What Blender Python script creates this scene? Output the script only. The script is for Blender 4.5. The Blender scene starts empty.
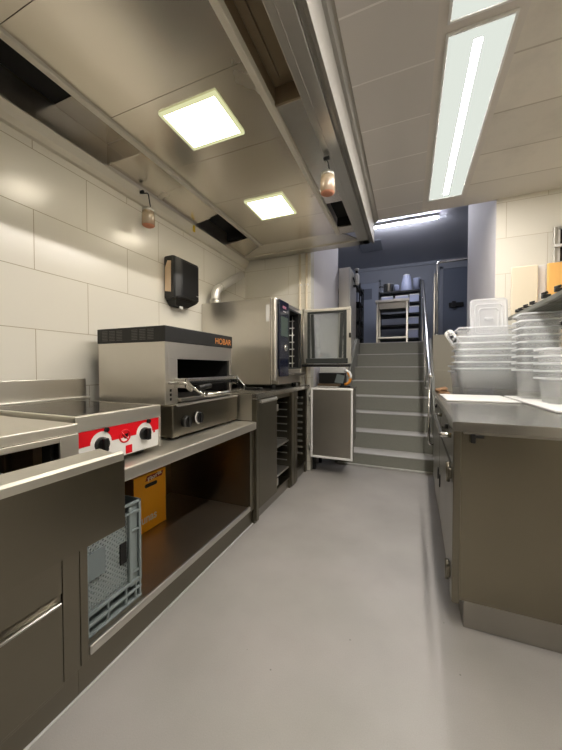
import bpy, bmesh, math, random
from mathutils import Vector, Matrix
random.seed(7)
C = bpy.context.scene.collection
S = bpy.context.scene
PI = math.pi

# ------------------------------------------------------------------ materials
def lin(c):
    return tuple((v / 12.92 if v <= .04045 else ((v + .055) / 1.055) ** 2.4) for v in [x / 255 for x in c]) + (1,)

def new_mat(name):
    m = bpy.data.materials.new(name)
    m.use_nodes = True
    nt = m.node_tree
    return m, nt, nt.nodes['Principled BSDF']

def plain(name, rgb, rough=.5, metal=0., spec=.5, noise=.0, scale=20.):
    m, nt, b = new_mat(name)
    b.inputs['Base Color'].default_value = lin(rgb)
    b.inputs['Roughness'].default_value = rough
    b.inputs['Metallic'].default_value = metal
    b.inputs['Specular IOR Level'].default_value = spec
    if noise:
        t = nt.nodes.new('ShaderNodeTexCoord')
        n = nt.nodes.new('ShaderNodeTexNoise'); n.inputs['Scale'].default_value = scale; n.inputs['Detail'].default_value = 4
        mx = nt.nodes.new('ShaderNodeMix'); mx.data_type = 'RGBA'; mx.blend_type = 'MULTIPLY'
        mx.inputs[0].default_value = 1
        r = nt.nodes.new('ShaderNodeMapRange'); r.inputs[3].default_value = 1 - noise; r.inputs[4].default_value = 1 + noise
        nt.links.new(t.outputs['Object'], n.inputs['Vector'])
        nt.links.new(n.outputs['Fac'], r.inputs[0])
        mx.inputs[6].default_value = lin(rgb)
        nt.links.new(r.outputs[0], mx.inputs[7])
        nt.links.new(mx.outputs[2], b.inputs['Base Color'])
    return m

def steel(name, rgb=(212, 208, 200), rough=.32, stretch=(1, 60, 60), var=.012, dirt=.10, cloud=.06):
    """brushed stainless steel: fine streaks along one axis, cloudy wipe marks"""
    m, nt, b = new_mat(name)
    b.inputs['Metallic'].default_value = 1
    t = nt.nodes.new('ShaderNodeTexCoord')
    mp = nt.nodes.new('ShaderNodeMapping'); mp.inputs['Scale'].default_value = stretch
    n = nt.nodes.new('ShaderNodeTexNoise'); n.inputs['Scale'].default_value = 6; n.inputs['Detail'].default_value = 5
    n2 = nt.nodes.new('ShaderNodeTexNoise'); n2.inputs['Scale'].default_value = 3.5; n2.inputs['Detail'].default_value = 3
    L = nt.links.new
    L(t.outputs['Object'], mp.inputs['Vector']); L(mp.outputs[0], n.inputs['Vector']); L(t.outputs['Object'], n2.inputs['Vector'])
    r = nt.nodes.new('ShaderNodeMapRange'); r.inputs[1].default_value = .3; r.inputs[2].default_value = .7
    r.inputs[3].default_value = rough - var; r.inputs[4].default_value = rough + var
    L(n.outputs['Fac'], r.inputs[0])
    ad = nt.nodes.new('ShaderNodeMath'); ad.operation = 'MULTIPLY_ADD'
    ad.inputs[1].default_value = cloud; L(n2.outputs['Fac'], ad.inputs[0])
    sb = nt.nodes.new('ShaderNodeMath'); sb.operation = 'SUBTRACT'; sb.inputs[1].default_value = cloud / 2
    L(r.outputs[0], sb.inputs[0]); L(sb.outputs[0], ad.inputs[2])
    L(ad.outputs[0], b.inputs['Roughness'])
    mx = nt.nodes.new('ShaderNodeMix'); mx.data_type = 'RGBA'
    a = lin(rgb); mx.inputs[6].default_value = a
    mx.inputs[7].default_value = tuple(v * (1 - dirt) for v in a[:3]) + (1,)
    L(n2.outputs['Fac'], mx.inputs[0]); L(mx.outputs[2], b.inputs['Base Color'])
    return m

def emit(name, rgb, strength):
    m = bpy.data.materials.new(name); m.use_nodes = True
    nt = m.node_tree; nt.nodes.clear()
    e = nt.nodes.new('ShaderNodeEmission'); e.inputs[0].default_value = lin(rgb); e.inputs[1].default_value = strength
    o = nt.nodes.new('ShaderNodeOutputMaterial'); nt.links.new(e.outputs[0], o.inputs[0])
    return m

def tiles(name, axes, rgb, joint, bw, rh, off=(0, 0), rough=.3, mortar=.0022, offset=.5, var=.02, joint_rough=.7, dirt=0.):
    """large wall tiles / ceiling panels: brick texture in real metres"""
    m, nt, b = new_mat(name)
    L = nt.links.new
    t = nt.nodes.new('ShaderNodeTexCoord')
    sp = nt.nodes.new('ShaderNodeSeparateXYZ'); L(t.outputs['Object'], sp.inputs[0])
    cb = nt.nodes.new('ShaderNodeCombineXYZ')
    for i, a in enumerate(axes):
        ad = nt.nodes.new('ShaderNodeMath'); ad.operation = 'ADD'; ad.inputs[1].default_value = off[i] + 100 * (bw if i == 0 else 2 * rh)
        L(sp.outputs[a], ad.inputs[0]); L(ad.outputs[0], cb.inputs[i])
    k = nt.nodes.new('ShaderNodeTexBrick')
    k.offset = offset; k.offset_frequency = 2; k.squash = 1
    k.inputs['Scale'].default_value = 1; k.inputs['Mortar Size'].default_value = mortar
    k.inputs['Mortar Smooth'].default_value = .3; k.inputs['Bias'].default_value = 0
    k.inputs['Brick Width'].default_value = bw; k.inputs['Row Height'].default_value = rh
    c = lin(rgb)
    k.inputs['Color1'].default_value = tuple(v * (1 + var) for v in c[:3]) + (1,)
    k.inputs['Color2'].default_value = tuple(v * (1 - var) for v in c[:3]) + (1,)
    k.inputs['Mortar'].default_value = lin(joint)
    L(cb.outputs[0], k.inputs['Vector'])
    col = k.outputs['Color']
    if dirt:
        n = nt.nodes.new('ShaderNodeTexNoise'); n.inputs['Scale'].default_value = 3.2; n.inputs['Detail'].default_value = 6
        n.inputs['Roughness'].default_value = .65
        L(t.outputs['Object'], n.inputs['Vector'])
        r = nt.nodes.new('ShaderNodeMapRange'); r.inputs[1].default_value = .5; r.inputs[2].default_value = .8
        r.inputs[3].default_value = 1; r.inputs[4].default_value = 1 - dirt
        L(n.outputs['Fac'], r.inputs[0])
        mx = nt.nodes.new('ShaderNodeMix'); mx.data_type = 'RGBA'; mx.blend_type = 'MULTIPLY'; mx.inputs[0].default_value = 1
        L(col, mx.inputs[6]); L(r.outputs[0], mx.inputs[7]); col = mx.outputs[2]
    L(col, b.inputs['Base Color'])
    rr = nt.nodes.new('ShaderNodeMapRange'); rr.inputs[3].default_value = rough; rr.inputs[4].default_value = joint_rough
    L(k.outputs['Fac'], rr.inputs[0]); L(rr.outputs[0], b.inputs['Roughness'])
    bp = nt.nodes.new('ShaderNodeBump'); bp.inputs['Strength'].default_value = .4; bp.inputs['Distance'].default_value = .003; bp.invert = True
    L(k.outputs['Fac'], bp.inputs['Height']); L(bp.outputs[0], b.inputs['Normal'])
    return m

def floor_mat():
    m, nt, b = new_mat('grey_resin_floor')
    L = nt.links.new
    t = nt.nodes.new('ShaderNodeTexCoord')
    n = nt.nodes.new('ShaderNodeTexNoise'); n.inputs['Scale'].default_value = 2.2; n.inputs['Detail'].default_value = 6
    f = nt.nodes.new('ShaderNodeTexNoise'); f.inputs['Scale'].default_value = 260; f.inputs['Detail'].default_value = 2
    v = nt.nodes.new('ShaderNodeTexVoronoi'); v.inputs['Scale'].default_value = 7
    for x in (n, f, v): L(t.outputs['Object'], x.inputs['Vector'])
    r = nt.nodes.new('ShaderNodeValToRGB')
    r.color_ramp.elements[0].position = .3; r.color_ramp.elements[0].color = lin((143, 140, 135))
    r.color_ramp.elements[1].position = .7; r.color_ramp.elements[1].color = lin((157, 153, 149))
    L(n.outputs['Fac'], r.inputs[0])
    sp = nt.nodes.new('ShaderNodeMapRange'); sp.inputs[1].default_value = .015; sp.inputs[2].default_value = .03; sp.inputs[3].default_value = .45; sp.inputs[4].default_value = 1
    L(v.outputs['Distance'], sp.inputs[0])
    fr = nt.nodes.new('ShaderNodeMapRange'); fr.inputs[3].default_value = .9; fr.inputs[4].default_value = 1.1
    L(f.outputs['Fac'], fr.inputs[0])
    mu = nt.nodes.new('ShaderNodeMath'); mu.operation = 'MULTIPLY'; L(sp.outputs[0], mu.inputs[0]); L(fr.outputs[0], mu.inputs[1])
    mx = nt.nodes.new('ShaderNodeMix'); mx.data_type = 'RGBA'; mx.blend_type = 'MULTIPLY'; mx.inputs[0].default_value = 1
    L(r.outputs[0], mx.inputs[6]); L(mu.outputs[0], mx.inputs[7]); L(mx.outputs[2], b.inputs['Base Color'])
    b.inputs['Roughness'].default_value = .42
    bp = nt.nodes.new('ShaderNodeBump'); bp.inputs['Strength'].default_value = .15; bp.inputs['Distance'].default_value = .001
    L(f.outputs['Fac'], bp.inputs['Height']); L(bp.outputs[0], b.inputs['Normal'])
    return m

def clear_mat(name, rgb, white=.35, rough=.25, gloss=.12):
    """thin translucent plastic or glass: partly see-through, partly milky"""
    m = bpy.data.materials.new(name); m.use_nodes = True
    nt = m.node_tree; nt.nodes.clear(); L = nt.links.new
    tr = nt.nodes.new('ShaderNodeBsdfTransparent'); tr.inputs[0].default_value = (.97, .975, .98, 1)
    df = nt.nodes.new('ShaderNodeBsdfDiffuse'); df.inputs[0].default_value = lin(rgb)
    tl = nt.nodes.new('ShaderNodeBsdfTranslucent'); tl.inputs[0].default_value = lin(rgb)
    gl = nt.nodes.new('ShaderNodeBsdfGlossy'); gl.inputs['Roughness'].default_value = rough
    m1 = nt.nodes.new('ShaderNodeMixShader'); m1.inputs[0].default_value = .5; L(df.outputs[0], m1.inputs[1]); L(tl.outputs[0], m1.inputs[2])
    m2 = nt.nodes.new('ShaderNodeMixShader'); m2.inputs[0].default_value = white; L(tr.outputs[0], m2.inputs[1]); L(m1.outputs[0], m2.inputs[2])
    m3 = nt.nodes.new('ShaderNodeMixShader'); m3.inputs[0].default_value = gloss; L(m2.outputs[0], m3.inputs[1]); L(gl.outputs[0], m3.inputs[2])
    o = nt.nodes.new('ShaderNodeOutputMaterial'); L(m3.outputs[0], o.inputs[0])
    return m

ST_Y = steel('steel_brushed_lengthwise', stretch=(60, 1, 60))
ST_X = steel('steel_brushed_across', stretch=(1, 60, 60))
ST_Z = steel('steel_brushed_upright', stretch=(60, 60, 1))
ST_TOP = steel('steel_worktop', (200, 197, 190), .22, (60, 1, 60), dirt=.2)
ST_DARK = steel('steel_dull', (170, 166, 158), .38, (60, 1, 60), dirt=.25)
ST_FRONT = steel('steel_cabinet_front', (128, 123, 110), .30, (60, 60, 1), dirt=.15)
ST_HOOD = steel('steel_hood_panel', (222, 216, 206), .27, (40, 2, 40), var=.0, dirt=.04, cloud=.02)
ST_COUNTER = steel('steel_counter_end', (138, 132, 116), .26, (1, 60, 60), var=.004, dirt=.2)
ST_SATIN = steel('steel_satin_light', (222, 218, 208), .42, (60, 1, 60), dirt=.06)
ST_SHELF = steel('steel_niche_shelf', (190, 178, 160), .38, (60, 1, 60), dirt=.2)
ST_OLD_ = steel('steel_greasy', (128, 112, 92), .45, (8, 2, 8), dirt=.5)
ST_OLD = plain('greasy_brown_steel', (150, 134, 108), .5, .35, noise=.25, scale=6)
HOODW = plain('pale_hood_edge', (222, 216, 202), .4)
SKIRT = plain('pale_grey_skirt', (138, 135, 129), .6, spec=.25)
CHROME = steel('polished_tube_steel', (215, 214, 210), .16, (1, 1, 60), dirt=.05)
ALU = plain('satin_aluminium', (205, 203, 196), .38, 1)
BLACK = plain('black_plastic', (18, 18, 18), .35)
BLACKM = plain('matt_black_enamel', (22, 22, 21), .5, noise=.15)
VOID = plain('recess_shade_black', (10, 9, 8), .8)  # shade inside holes, slots and hollow interiors, painted as black
RUBBER = plain('dark_gasket_rubber', (36, 40, 38), .6)
CERAN = plain('black_ceramic_glass', (14, 14, 15), .09, spec=.6)
RED = plain('red_panel', (214, 16, 30), .35)
WHITE = plain('white_panel', (232, 230, 224), .4)
WHITEP = plain('white_plastic', (226, 225, 222), .45)
CREAM = plain('cream_plastic', (226, 214, 190), .5)
ORANGE = plain('orange_plastic', (235, 152, 50), .5)
YELLOW = plain('orange_card', (255, 172, 22), .55, noise=.04, scale=9)
YSIDE = plain('shaded_card_brown', (120, 84, 40), .8)  # brown stands in for shade on the carton's side
REDTXT = plain('dark_red_print', (150, 40, 14), .6)
WHTXT = plain('pale_print', (232, 216, 190), .6)
ORTXT = plain('orange_print', (216, 140, 70), .5)
PINK = plain('pink_print', (220, 150, 170), .5)
GREYP = plain('grey_crate_plastic', (124, 134, 134), .5, noise=.06)
GREYL = plain('grey_crate_plate', (112, 122, 124), .45)
NAVY = plain('navy_control_glass', (16, 20, 40), .15)
SCREEN = plain('grey_green_screen', (70, 82, 76), .12)
SMOKE = plain('smoky_window', (70, 62, 54), .12)
PAPER = plain('brown_paper_towel', (214, 188, 158), .85)
TERRA = plain('salmon_filter', (205, 140, 112), .7, noise=.15, scale=90)
CARD = plain('brown_cardboard', (168, 128, 92), .8, noise=.1)
YTAG = plain('yellow_tag', (232, 200, 60), .6)
BLUEWALL = plain('blue_grey_paint', (140, 145, 156), .55, noise=.04, scale=4)
LILAC = plain('pale_lilac_paint', (214, 211, 213), .75, noise=.03, scale=4)
BLUEDOOR = plain('pale_blue_door', (146, 154, 172), .4)
DARKDOOR = plain('slate_blue_door', (98, 106, 122), .4)
STAIR = plain('olive_grey_stair_resin', (128, 128, 119), .5, noise=.08, scale=40)
LIT_TREAD_TRIM = plain('lit_tread_and_trim_resin', (182, 180, 177), .5, noise=.05, scale=60)  # treads lightened as if lit from above; also pale floor trim
DARKMET = plain('dark_shelf_metal', (40, 42, 44), .45, .6)
DARKGRN = plain('dark_wire_shelf', (134, 134, 124), .45, .3)
CEILU = plain('blue_grey_ceiling', (196, 198, 208), .7)
WALLF = plain('cream_wall_paint', (214, 208, 194), .6)
CEILM = plain('ceiling_margin', (212, 205, 197), .6)
RIBBON = plain('brown_wood_grain', (96, 78, 58), .6, noise=.2)
FLOOR = floor_mat()
TILE_L = tiles('cream_wall_tiles_side', (1, 2), (228, 224, 212), (170, 158, 132), .6, .32, (-.45, .54), .22)
TILE_B = tiles('cream_wall_tiles_end', (0, 2), (228, 224, 212), (190, 180, 158), .6, .32, (.1, .22), .22)
CEIL_A = tiles('ceiling_panels', (0, 1), (206, 201, 196), (232, 228, 224), 3.0, .355, (1.3, .03), .55, mortar=.005, offset=0, var=.015)
CEIL_B = tiles('worn_ceiling_panels', (0, 1), (218, 211, 200), (188, 178, 164), 3.0, .39, (1.3, -.3), .55, mortar=.006, offset=0, var=.05, dirt=.16)
BOXM = clear_mat('milky_polypropylene', (252, 252, 250), .20, .3, .03)
LIDM = clear_mat('milky_lid_plastic', (250, 251, 253), .50, .3, .05)
GLASS = clear_mat('oven_glass', (214, 226, 220), .10, .03, .10)
CUPM = clear_mat('clear_cup_plastic', (240, 224, 196), .55, .2, .12)
LIGHT_TUBE = emit('tube_glow', (255, 248, 240), 105)
LIGHT_DIFF = emit('diffuser_glow', (234, 240, 230), .40)
LIGHT_HOOD = emit('hood_lamp_glow', (255, 242, 218), 10)
LIGHT_RIM = emit('hood_lamp_rim_glow', (240, 240, 186), .36)
LIGHT_FAR = emit('far_lamp_glow', (246, 246, 255), 85)

# ------------------------------------------------------------------ geometry helpers
class M:
    def __init__(s):
        s.bm = bmesh.new()
    def box(s, x0, x1, y0, y1, z0, z1, bev=.002):
        x0, x1 = min(x0, x1), max(x0, x1); y0, y1 = min(y0, y1), max(y0, y1); z0, z1 = min(z0, z1), max(z0, z1)
        g = bmesh.ops.create_cube(s.bm, size=1, matrix=Matrix.Translation(((x0 + x1) / 2, (y0 + y1) / 2, (z0 + z1) / 2)) @ Matrix.Diagonal((x1 - x0, y1 - y0, z1 - z0, 1)))
        d = min(x1 - x0, y1 - y0, z1 - z0)
        b = min(bev, d * .3)
        if b > .0004:
            es = list({e for v in g['verts'] for e in v.link_edges})
            bmesh.ops.bevel(s.bm, geom=es, offset=b, segments=2, profile=.5, affect='EDGES')
        return s
    def cyl(s, p0, p1, r, r2=None, seg=18):
        p0, p1 = Vector(p0), Vector(p1); d = p1 - p0
        q = d.to_track_quat('Z', 'Y').to_matrix().to_4x4()
        g = bmesh.ops.create_cone(s.bm, cap_ends=True, segments=seg, radius1=r, radius2=r if r2 is None else r2, depth=d.length,
                                  matrix=Matrix.Translation((p0 + p1) / 2) @ q)
        for f in {f for v in g['verts'] for f in v.link_faces}:
            f.smooth = len(f.verts) == 4
        return s
    def tube(s, pts, r, seg=10, cap=True):
        pts = [Vector(p) for p in pts]; loops = []; n = len(pts); up = None
        for i, p in enumerate(pts):
            t = (pts[min(i + 1, n - 1)] - pts[max(i - 1, 0)]).normalized()
            if up is None: up = t.orthogonal().normalized()
            up = (up - t * up.dot(t)).normalized(); sd = t.cross(up)
            loops.append([s.bm.verts.new(p + r * (math.cos(2 * PI * k / seg) * up + math.sin(2 * PI * k / seg) * sd)) for k in range(seg)])
        for a, b in zip(loops, loops[1:]):
            for k in range(seg):
                f = s.bm.faces.new((a[k], a[(k + 1) % seg], b[(k + 1) % seg], b[k])); f.smooth = True
        if cap:
            s.bm.faces.new(loops[0][::-1]); s.bm.faces.new(loops[-1])
        return s
    def prism(s, poly, axis, a0, a1):
        """polygon in the two other axes (in x,y,z order) extruded along axis"""
        def pt(p, a):
            q = list(p); q.insert(axis, a); return Vector(q)
        A = [s.bm.verts.new(pt(p, a0)) for p in poly]; B = [s.bm.verts.new(pt(p, a1)) for p in poly]
        n = len(poly)
        for k in range(n): s.bm.faces.new((A[k], A[(k + 1) % n], B[(k + 1) % n], B[k]))
        s.bm.faces.new(A[::-1]); s.bm.faces.new(B)
        return s
    def plate(s, pts, thick):
        t = Vector(thick)
        A = [s.bm.verts.new(Vector(p)) for p in pts]; B = [s.bm.verts.new(Vector(p) + t) for p in pts]; n = len(pts)
        for k in range(n): s.bm.faces.new((A[k], A[(k + 1) % n], B[(k + 1) % n], B[k]))
        s.bm.faces.new(A[::-1]); s.bm.faces.new(B)
        return s
    def loft(s, loops, cap0=True, cap1=True, smooth=True):
        V = [[s.bm.verts.new(Vector(p)) for p in l] for l in loops]; n = len(V[0])
        for a, b in zip(V, V[1:]):
            for k in range(n):
                f = s.bm.faces.new((a[k], a[(k + 1) % n], b[(k + 1) % n], b[k])); f.smooth = smooth
        if cap0: s.bm.faces.new(V[0][::-1])
        if cap1: s.bm.faces.new(V[-1])
        return s
    def lathe(s, c, prof, seg=24):
        """profile of (radius, z) around the upright axis through c"""
        return s.loft([[(c[0] + r * math.cos(2 * PI * k / seg), c[1] + r * math.sin(2 * PI * k / seg), c[2] + z) for k in range(seg)] for r, z in prof])
    def torus_x(s, c, R, r, seg=24):
        pts = [(c[0], c[1] + R * math.cos(2 * PI * k / seg), c[2] + R * math.sin(2 * PI * k / seg)) for k in range(seg + 1)]
        return s.tube(pts, r, 8)
    def xf(s, mat):
        bmesh.ops.transform(s.bm, matrix=mat, verts=s.bm.verts); return s

def arc(pts, rad, n=5):
    """round the corners of a polyline"""
    P = [Vector(p) for p in pts]; out = [P[0]]
    for a, b, c in zip(P, P[1:], P[2:]):
        u = (a - b).normalized(); v = (c - b).normalized()
        r = min(rad, (a - b).length * .49, (c - b).length * .49)
        for k in range(n + 1):
            t = k / n
            out.append((b + u * r) * (1 - t) ** 2 + b * 2 * t * (1 - t) + (b + v * r) * t * t)
    out.append(P[-1]); return out

ROOT = {}
def build(name, m, mat, off=(0, 0, 0), parent=None):
    bmesh.ops.recalc_face_normals(m.bm, faces=m.bm.faces)
    bmesh.ops.translate(m.bm, verts=m.bm.verts, vec=-Vector(off))
    me = bpy.data.meshes.new(name); m.bm.to_mesh(me); m.bm.free()
    me.materials.append(mat)
    o = bpy.data.objects.new(name, me); C.objects.link(o)
    if parent: o.parent = parent
    return o
def thing(name, label, cat, loc, group=None):
    o = bpy.data.objects.new(name, None); C.objects.link(o); o.empty_display_size = .05
    o.location = loc; o['label'] = label; o['category'] = cat
    if group: o['group'] = group
    ROOT[o.name] = Vector(loc)
    return o
def root_of(o):
    while o.parent: o = o.parent
    return o
def part(name, m, mat, parent, label=None):
    o = build(name, m, mat, ROOT[root_of(parent).name], parent)
    if label: o['label'] = label
    return o
def solo(name, m, mat, label, cat, loc, group=None):
    o = build(name, m, mat, loc); o.location = loc; o['label'] = label; o['category'] = cat
    if group: o['group'] = group
    ROOT[o.name] = Vector(loc)
    return o
def struct(name, m, mat, parent=None):
    o = build(name, m, mat, (0, 0, 0), parent)
    if not parent: o['kind'] = 'structure'
    ROOT[o.name] = Vector((0, 0, 0))
    return o
def text_part(name, txt, size, mat, parent, mtx, ext=.0006, width=None, bold=0.):
    cu = bpy.data.curves.new(name, 'FONT'); cu.body = txt; cu.size = size; cu.extrude = ext; cu.offset = bold
    cu.align_x = 'CENTER'; cu.align_y = 'CENTER'
    tmp = bpy.data.objects.new(name + '_tmp', cu); C.objects.link(tmp)
    me = bpy.data.meshes.new_from_object(tmp.evaluated_get(bpy.context.evaluated_depsgraph_get()))
    bpy.data.objects.remove(tmp); bpy.data.curves.remove(cu)
    xs = [v.co.x for v in me.vertices]
    if width and xs:
        k = width / (max(xs) - min(xs)); me.transform(Matrix.Diagonal((k, 1, 1, 1)))
    me.transform(mtx); me.transform(Matrix.Translation(-ROOT[root_of(parent).name]))
    me.materials.clear(); me.materials.append(mat)
    o = bpy.data.objects.new(name, me); C.objects.link(o); o.parent = parent
    return o
# text on a face that looks towards +X, reading along +Y
def face_x(x, y, z): return Matrix(((0, 0, 1, x), (1, 0, 0, y), (0, 1, 0, z), (0, 0, 0, 1)))
def rrect(cx, cy, z, lx, ly, r, n=4):
    out = []
    for sx, sy, a0 in ((1, 1, 0), (-1, 1, PI / 2), (-1, -1, PI), (1, -1, 3 * PI / 2)):
        for k in range(n + 1):
            a = a0 + PI / 2 * k / n
            out.append((cx + sx * (lx / 2 - r) + r * math.cos(a), cy + sy * (ly / 2 - r) + r * math.sin(a), z))
    return out

WX = -1.87; BY = 3.38; CZ = 2.70; RX = 1.75; NY = -2.6

# ------------------------------------------------------------------ the setting
struct('floor', M().box(-2.1, 2.0, NY - .1, 5.0, -.1, 0, 0), FLOOR)
struct('wall_left', M().box(WX - .1, WX, NY, BY + .12, 0, CZ, 0), TILE_L)
struct('wall_back', M().box(WX, -1.03, BY, BY + .12, 0, CZ, 0), TILE_B)
struct('wall_back_right', M().box(.724, RX, BY, BY + .12, 0, CZ, 0), TILE_B)
struct('wall_right', M().box(RX, RX + .1, NY, BY + .12, 0, CZ, 0), TILE_L)
struct('wall_front', M().box(WX - .1, RX + .1, NY - .1, NY, 0, CZ, 0), WALLF)
struct('unseen_dark_panel', M().box(WX, RX, NY, NY + .02, 0, 1.25, .003), plain('dark_reflection_panel', (70, 66, 58), .6))  # added unseen dark panel, darkens reflections in the counter steel
struct('ceiling', M().box(WX, .105, NY, 3.40, CZ, CZ + .05, 0), CEIL_A)
struct('trim_1', M().box(.105, .46, NY, 3.40, CZ, CZ + .05, 0), CEILM)
struct('ceiling_right', M().box(.46, RX, NY, 3.40, CZ, CZ + .05, 0), CEIL_B)
struct('wall_header', M().box(-1.03, .72, 3.40, 3.5, CZ + .05, 3.8, 0), LILAC)
struct('wall_stairwell_left', M().box(-1.15, -1.03, BY + .12, 4.83, 0, 3.76, 0), LILAC)
struct('wall_stairwell_right', M().box(.72, .84, BY + .12, 4.85, 0, 3.76, 0).box(.72, .7235, BY + .001, BY + .12, 0, 3.76, 0), LILAC)
struct('ceiling_upper', M().box(-2.3, 2.3, 3.5, 8.5, 3.76, 3.82, 0), CEILU)
struct('wall_far', M().box(-2.2, 2.2, 8.4, 8.5, 1.4, 3.76, 0), BLUEWALL)
struct('wall_upper_left', M().box(-2.3, -2.2, 4.83, 8.5, 1.4, 3.76, 0), BLUEWALL)
struct('wall_upper_right', M().box(2.2, 2.3, 4.85, 8.5, 1.4, 3.76, 0), BLUEWALL)
struct('wall_upper_near_left', M().box(-2.2, -1.15, 4.73, 4.83, 1.4, 3.76, 0), BLUEWALL)
struct('wall_upper_near_right', M().box(.84, 2.2, 4.75, 4.85, 1.4, 3.76, 0), BLUEWALL)
struct('trim_2', M().box(-2.2, 2.2, 8.37, 8.4, 3.68, 3.76, .004), BLUEWALL)
# landing and stairs
struct('floor_landing', M().box(-.80, .31, 5.53, 8.4, 1.45, 1.6, 0).box(.31, 2.2, 4.86, 8.4, 1.45, 1.61, 0).box(-2.2, -.80, 5.45, 8.4, 1.45, 1.61, 0), STAIR)
struct('wall_landing_face', M().box(.31, .72, 4.85, 4.95, 0, 1.63, .004).box(.31, .72, 4.80, 4.85, 0, 1.14, .003), CREAM if False else plain('beige_wall_panel', (176, 170, 152), .5))
hs = [0, .155, .36, .57, .77, .98, 1.19, 1.395, 1.60]
ms = M()
for k in range(1, 9):
    y0 = 3.78 + .25 * (k - 1)
    ms.box(-.80, .27, y0, 5.54, hs[k - 1] if k > 1 else 0, hs[k] - .012, 0)
st = struct('staircase', ms, STAIR)
mn = M()
for k in range(1, 9):
    y0 = 3.78 + .25 * (k - 1)
    mn.box(-.80, .27, y0 - .008, y0 + .25, hs[k] - .012, hs[k], .003)
struct('treads', mn, LIT_TREAD_TRIM, st)  # tread tops paler than risers: overhead light put into the colour
struct('wall_stair_side_right', M().prism([(3.555, 0), (3.555, .44), (3.70, .46), (5.3, 1.62), (5.53, 1.62), (5.53, 0)], 0, .27, .31), STAIR)
struct('wall_stair_side_left', M().prism([(3.78, 0), (3.78, .40), (5.3, 1.66), (5.54, 1.66), (5.54, 0)], 0, -.84, -.80), STAIR)
struct('baseboard_stairs', M().box(-.80, .27, 3.755, 3.78, 0, .018, .006), LIT_TREAD_TRIM)

struct('trim_4', M().box(-1.078, -1.068, -.55, 2.05, 0, .006, .002), LIT_TREAD_TRIM)
# doors on the far wall
d1 = struct('door_1', M().box(-1.19, -.74, 8.36, 8.40, 1.6, 3.36, .006), BLUEDOOR)
struct('door_frame', M().box(-1.24, -1.19, 8.35, 8.4, 1.6, 3.42, .004).box(-.74, -.69, 8.35, 8.4, 1.6, 3.42, .004).box(-1.24, -.69, 8.35, 8.4, 3.36, 3.42, .004), BLUEWALL, d1)
struct('door_grille', M().box(-1.16, -.9, 8.345, 8.36, 2.95, 3.22, .004), DARKDOOR, d1)
struct('door_handle', M().box(-1.16, -1.10, 8.31, 8.36, 2.22, 2.27, .006), BLACK, d1)
d2 = struct('door_2', M().box(.74, 1.62, 8.34, 8.40, 1.6, 3.52, .008), DARKDOOR)
struct('door_frame', M().box(.66, .74, 8.33, 8.4, 1.6, 3.58, .004).box(1.62, 1.7, 8.33, 8.4, 1.6, 3.58, .004).box(.66, 1.7, 8.33, 8.4, 3.52, 3.58, .004), BLUEWALL, d2)
struct('door_latch', M().box(.86, 1.16, 8.28, 8.34, 2.6, 2.7, .008).box(.92, 1.0, 8.25, 8.28, 2.57, 2.73, .006), BLACK, d2)

# hatch window on the back wall at the right
w1 = struct('window_1', M().box(1.135, 1.16, 3.35, BY, 2.05, 2.37, .003).box(1.62, 1.645, 3.35, BY, 2.05, 2.37, .003).box(1.16, 1.62, 3.35, BY, 2.345, 2.37, .003).box(1.16, 1.62, 3.35, BY, 2.05, 2.075, .003), ALU)
struct('inner_frame', M().box(1.16, 1.18, 3.362, BY, 2.075, 2.345, .002).box(1.60, 1.62, 3.362, BY, 2.075, 2.345, .002), WHITEP, w1)
struct('pane', M().box(1.18, 1.60, 3.370, BY, 2.075, 2.345, .001), plain('dark_window_glass', (38, 30, 24), .08), w1)
struct('sash_bar', M().box(1.135, 1.35, 3.325, 3.35, 2.19, 2.215, .004), WHITEP, w1)

# ------------------------------------------------------------------ ceiling lights
def ceiling_light(x0, x1, y0, y1, label, group):
    t = thing('ceiling_light', label, 'light', ((x0 + x1) / 2, (y0 + y1) / 2, CZ), group)
    fr = M()
    fr.box(x0 - .012, x0, y0 - .012, y1 + .012, CZ - .012, CZ, .002).box(x1, x1 + .012, y0 - .012, y1 + .012, CZ - .012, CZ, .002)
    fr.box(x0, x1, y0 - .012, y0, CZ - .012, CZ, .002).box(x0, x1, y1, y1 + .012, CZ - .012, CZ, .002)
    part('frame', fr, WHITEP, t)
    part('diffuser', M().box(x0, x1, y0, y1, CZ - .008, CZ - .001, 0), LIGHT_DIFF, t)
    xm = (x0 + x1) / 2
    part('tube', M().box(xm - .017, xm + .017, y0 + .06, y1 - .06, CZ - .0095, CZ - .0082, 0), LIGHT_TUBE, t, 'bright strip tube glowing along the middle')
    return t
ceiling_light(.157, .412, 1.645, 3.155, 'long rectangular ceiling light with bright tube, seen whole above the aisle', 'recessed ceiling lights')
ceiling_light(.157, .412, .06, 1.575, 'nearer ceiling light of the row, cut off by the top edge of the photo', 'recessed ceiling lights')
ceiling_light(.157, .412, -2.2, -.7, 'unseen ceiling light added behind the viewpoint for more light', 'recessed ceiling lights')  # added lamp out of view, brightens the room
t = thing('ceiling_light', 'narrow bluish strip light on the dark ceiling above the stairs', 'light', (-.13, 5.88, 3.76))
part('housing', M().box(-.70, .44, 5.852, 5.908, 3.715, 3.76, .004), WHITEP, t)
part('tube', M().cyl((-.69, 5.88, 3.700), (.43, 5.88, 3.700), .013), LIGHT_FAR, t)
solo('ceiling_hatch', M().box(-1.0, -.55, 6.6, 7.2, 3.755, 3.7598, .001), BLUEWALL, 'flat square hatch in the dark ceiling of the upper room', 'hatch', (-.78, 6.9, 3.76))

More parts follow.
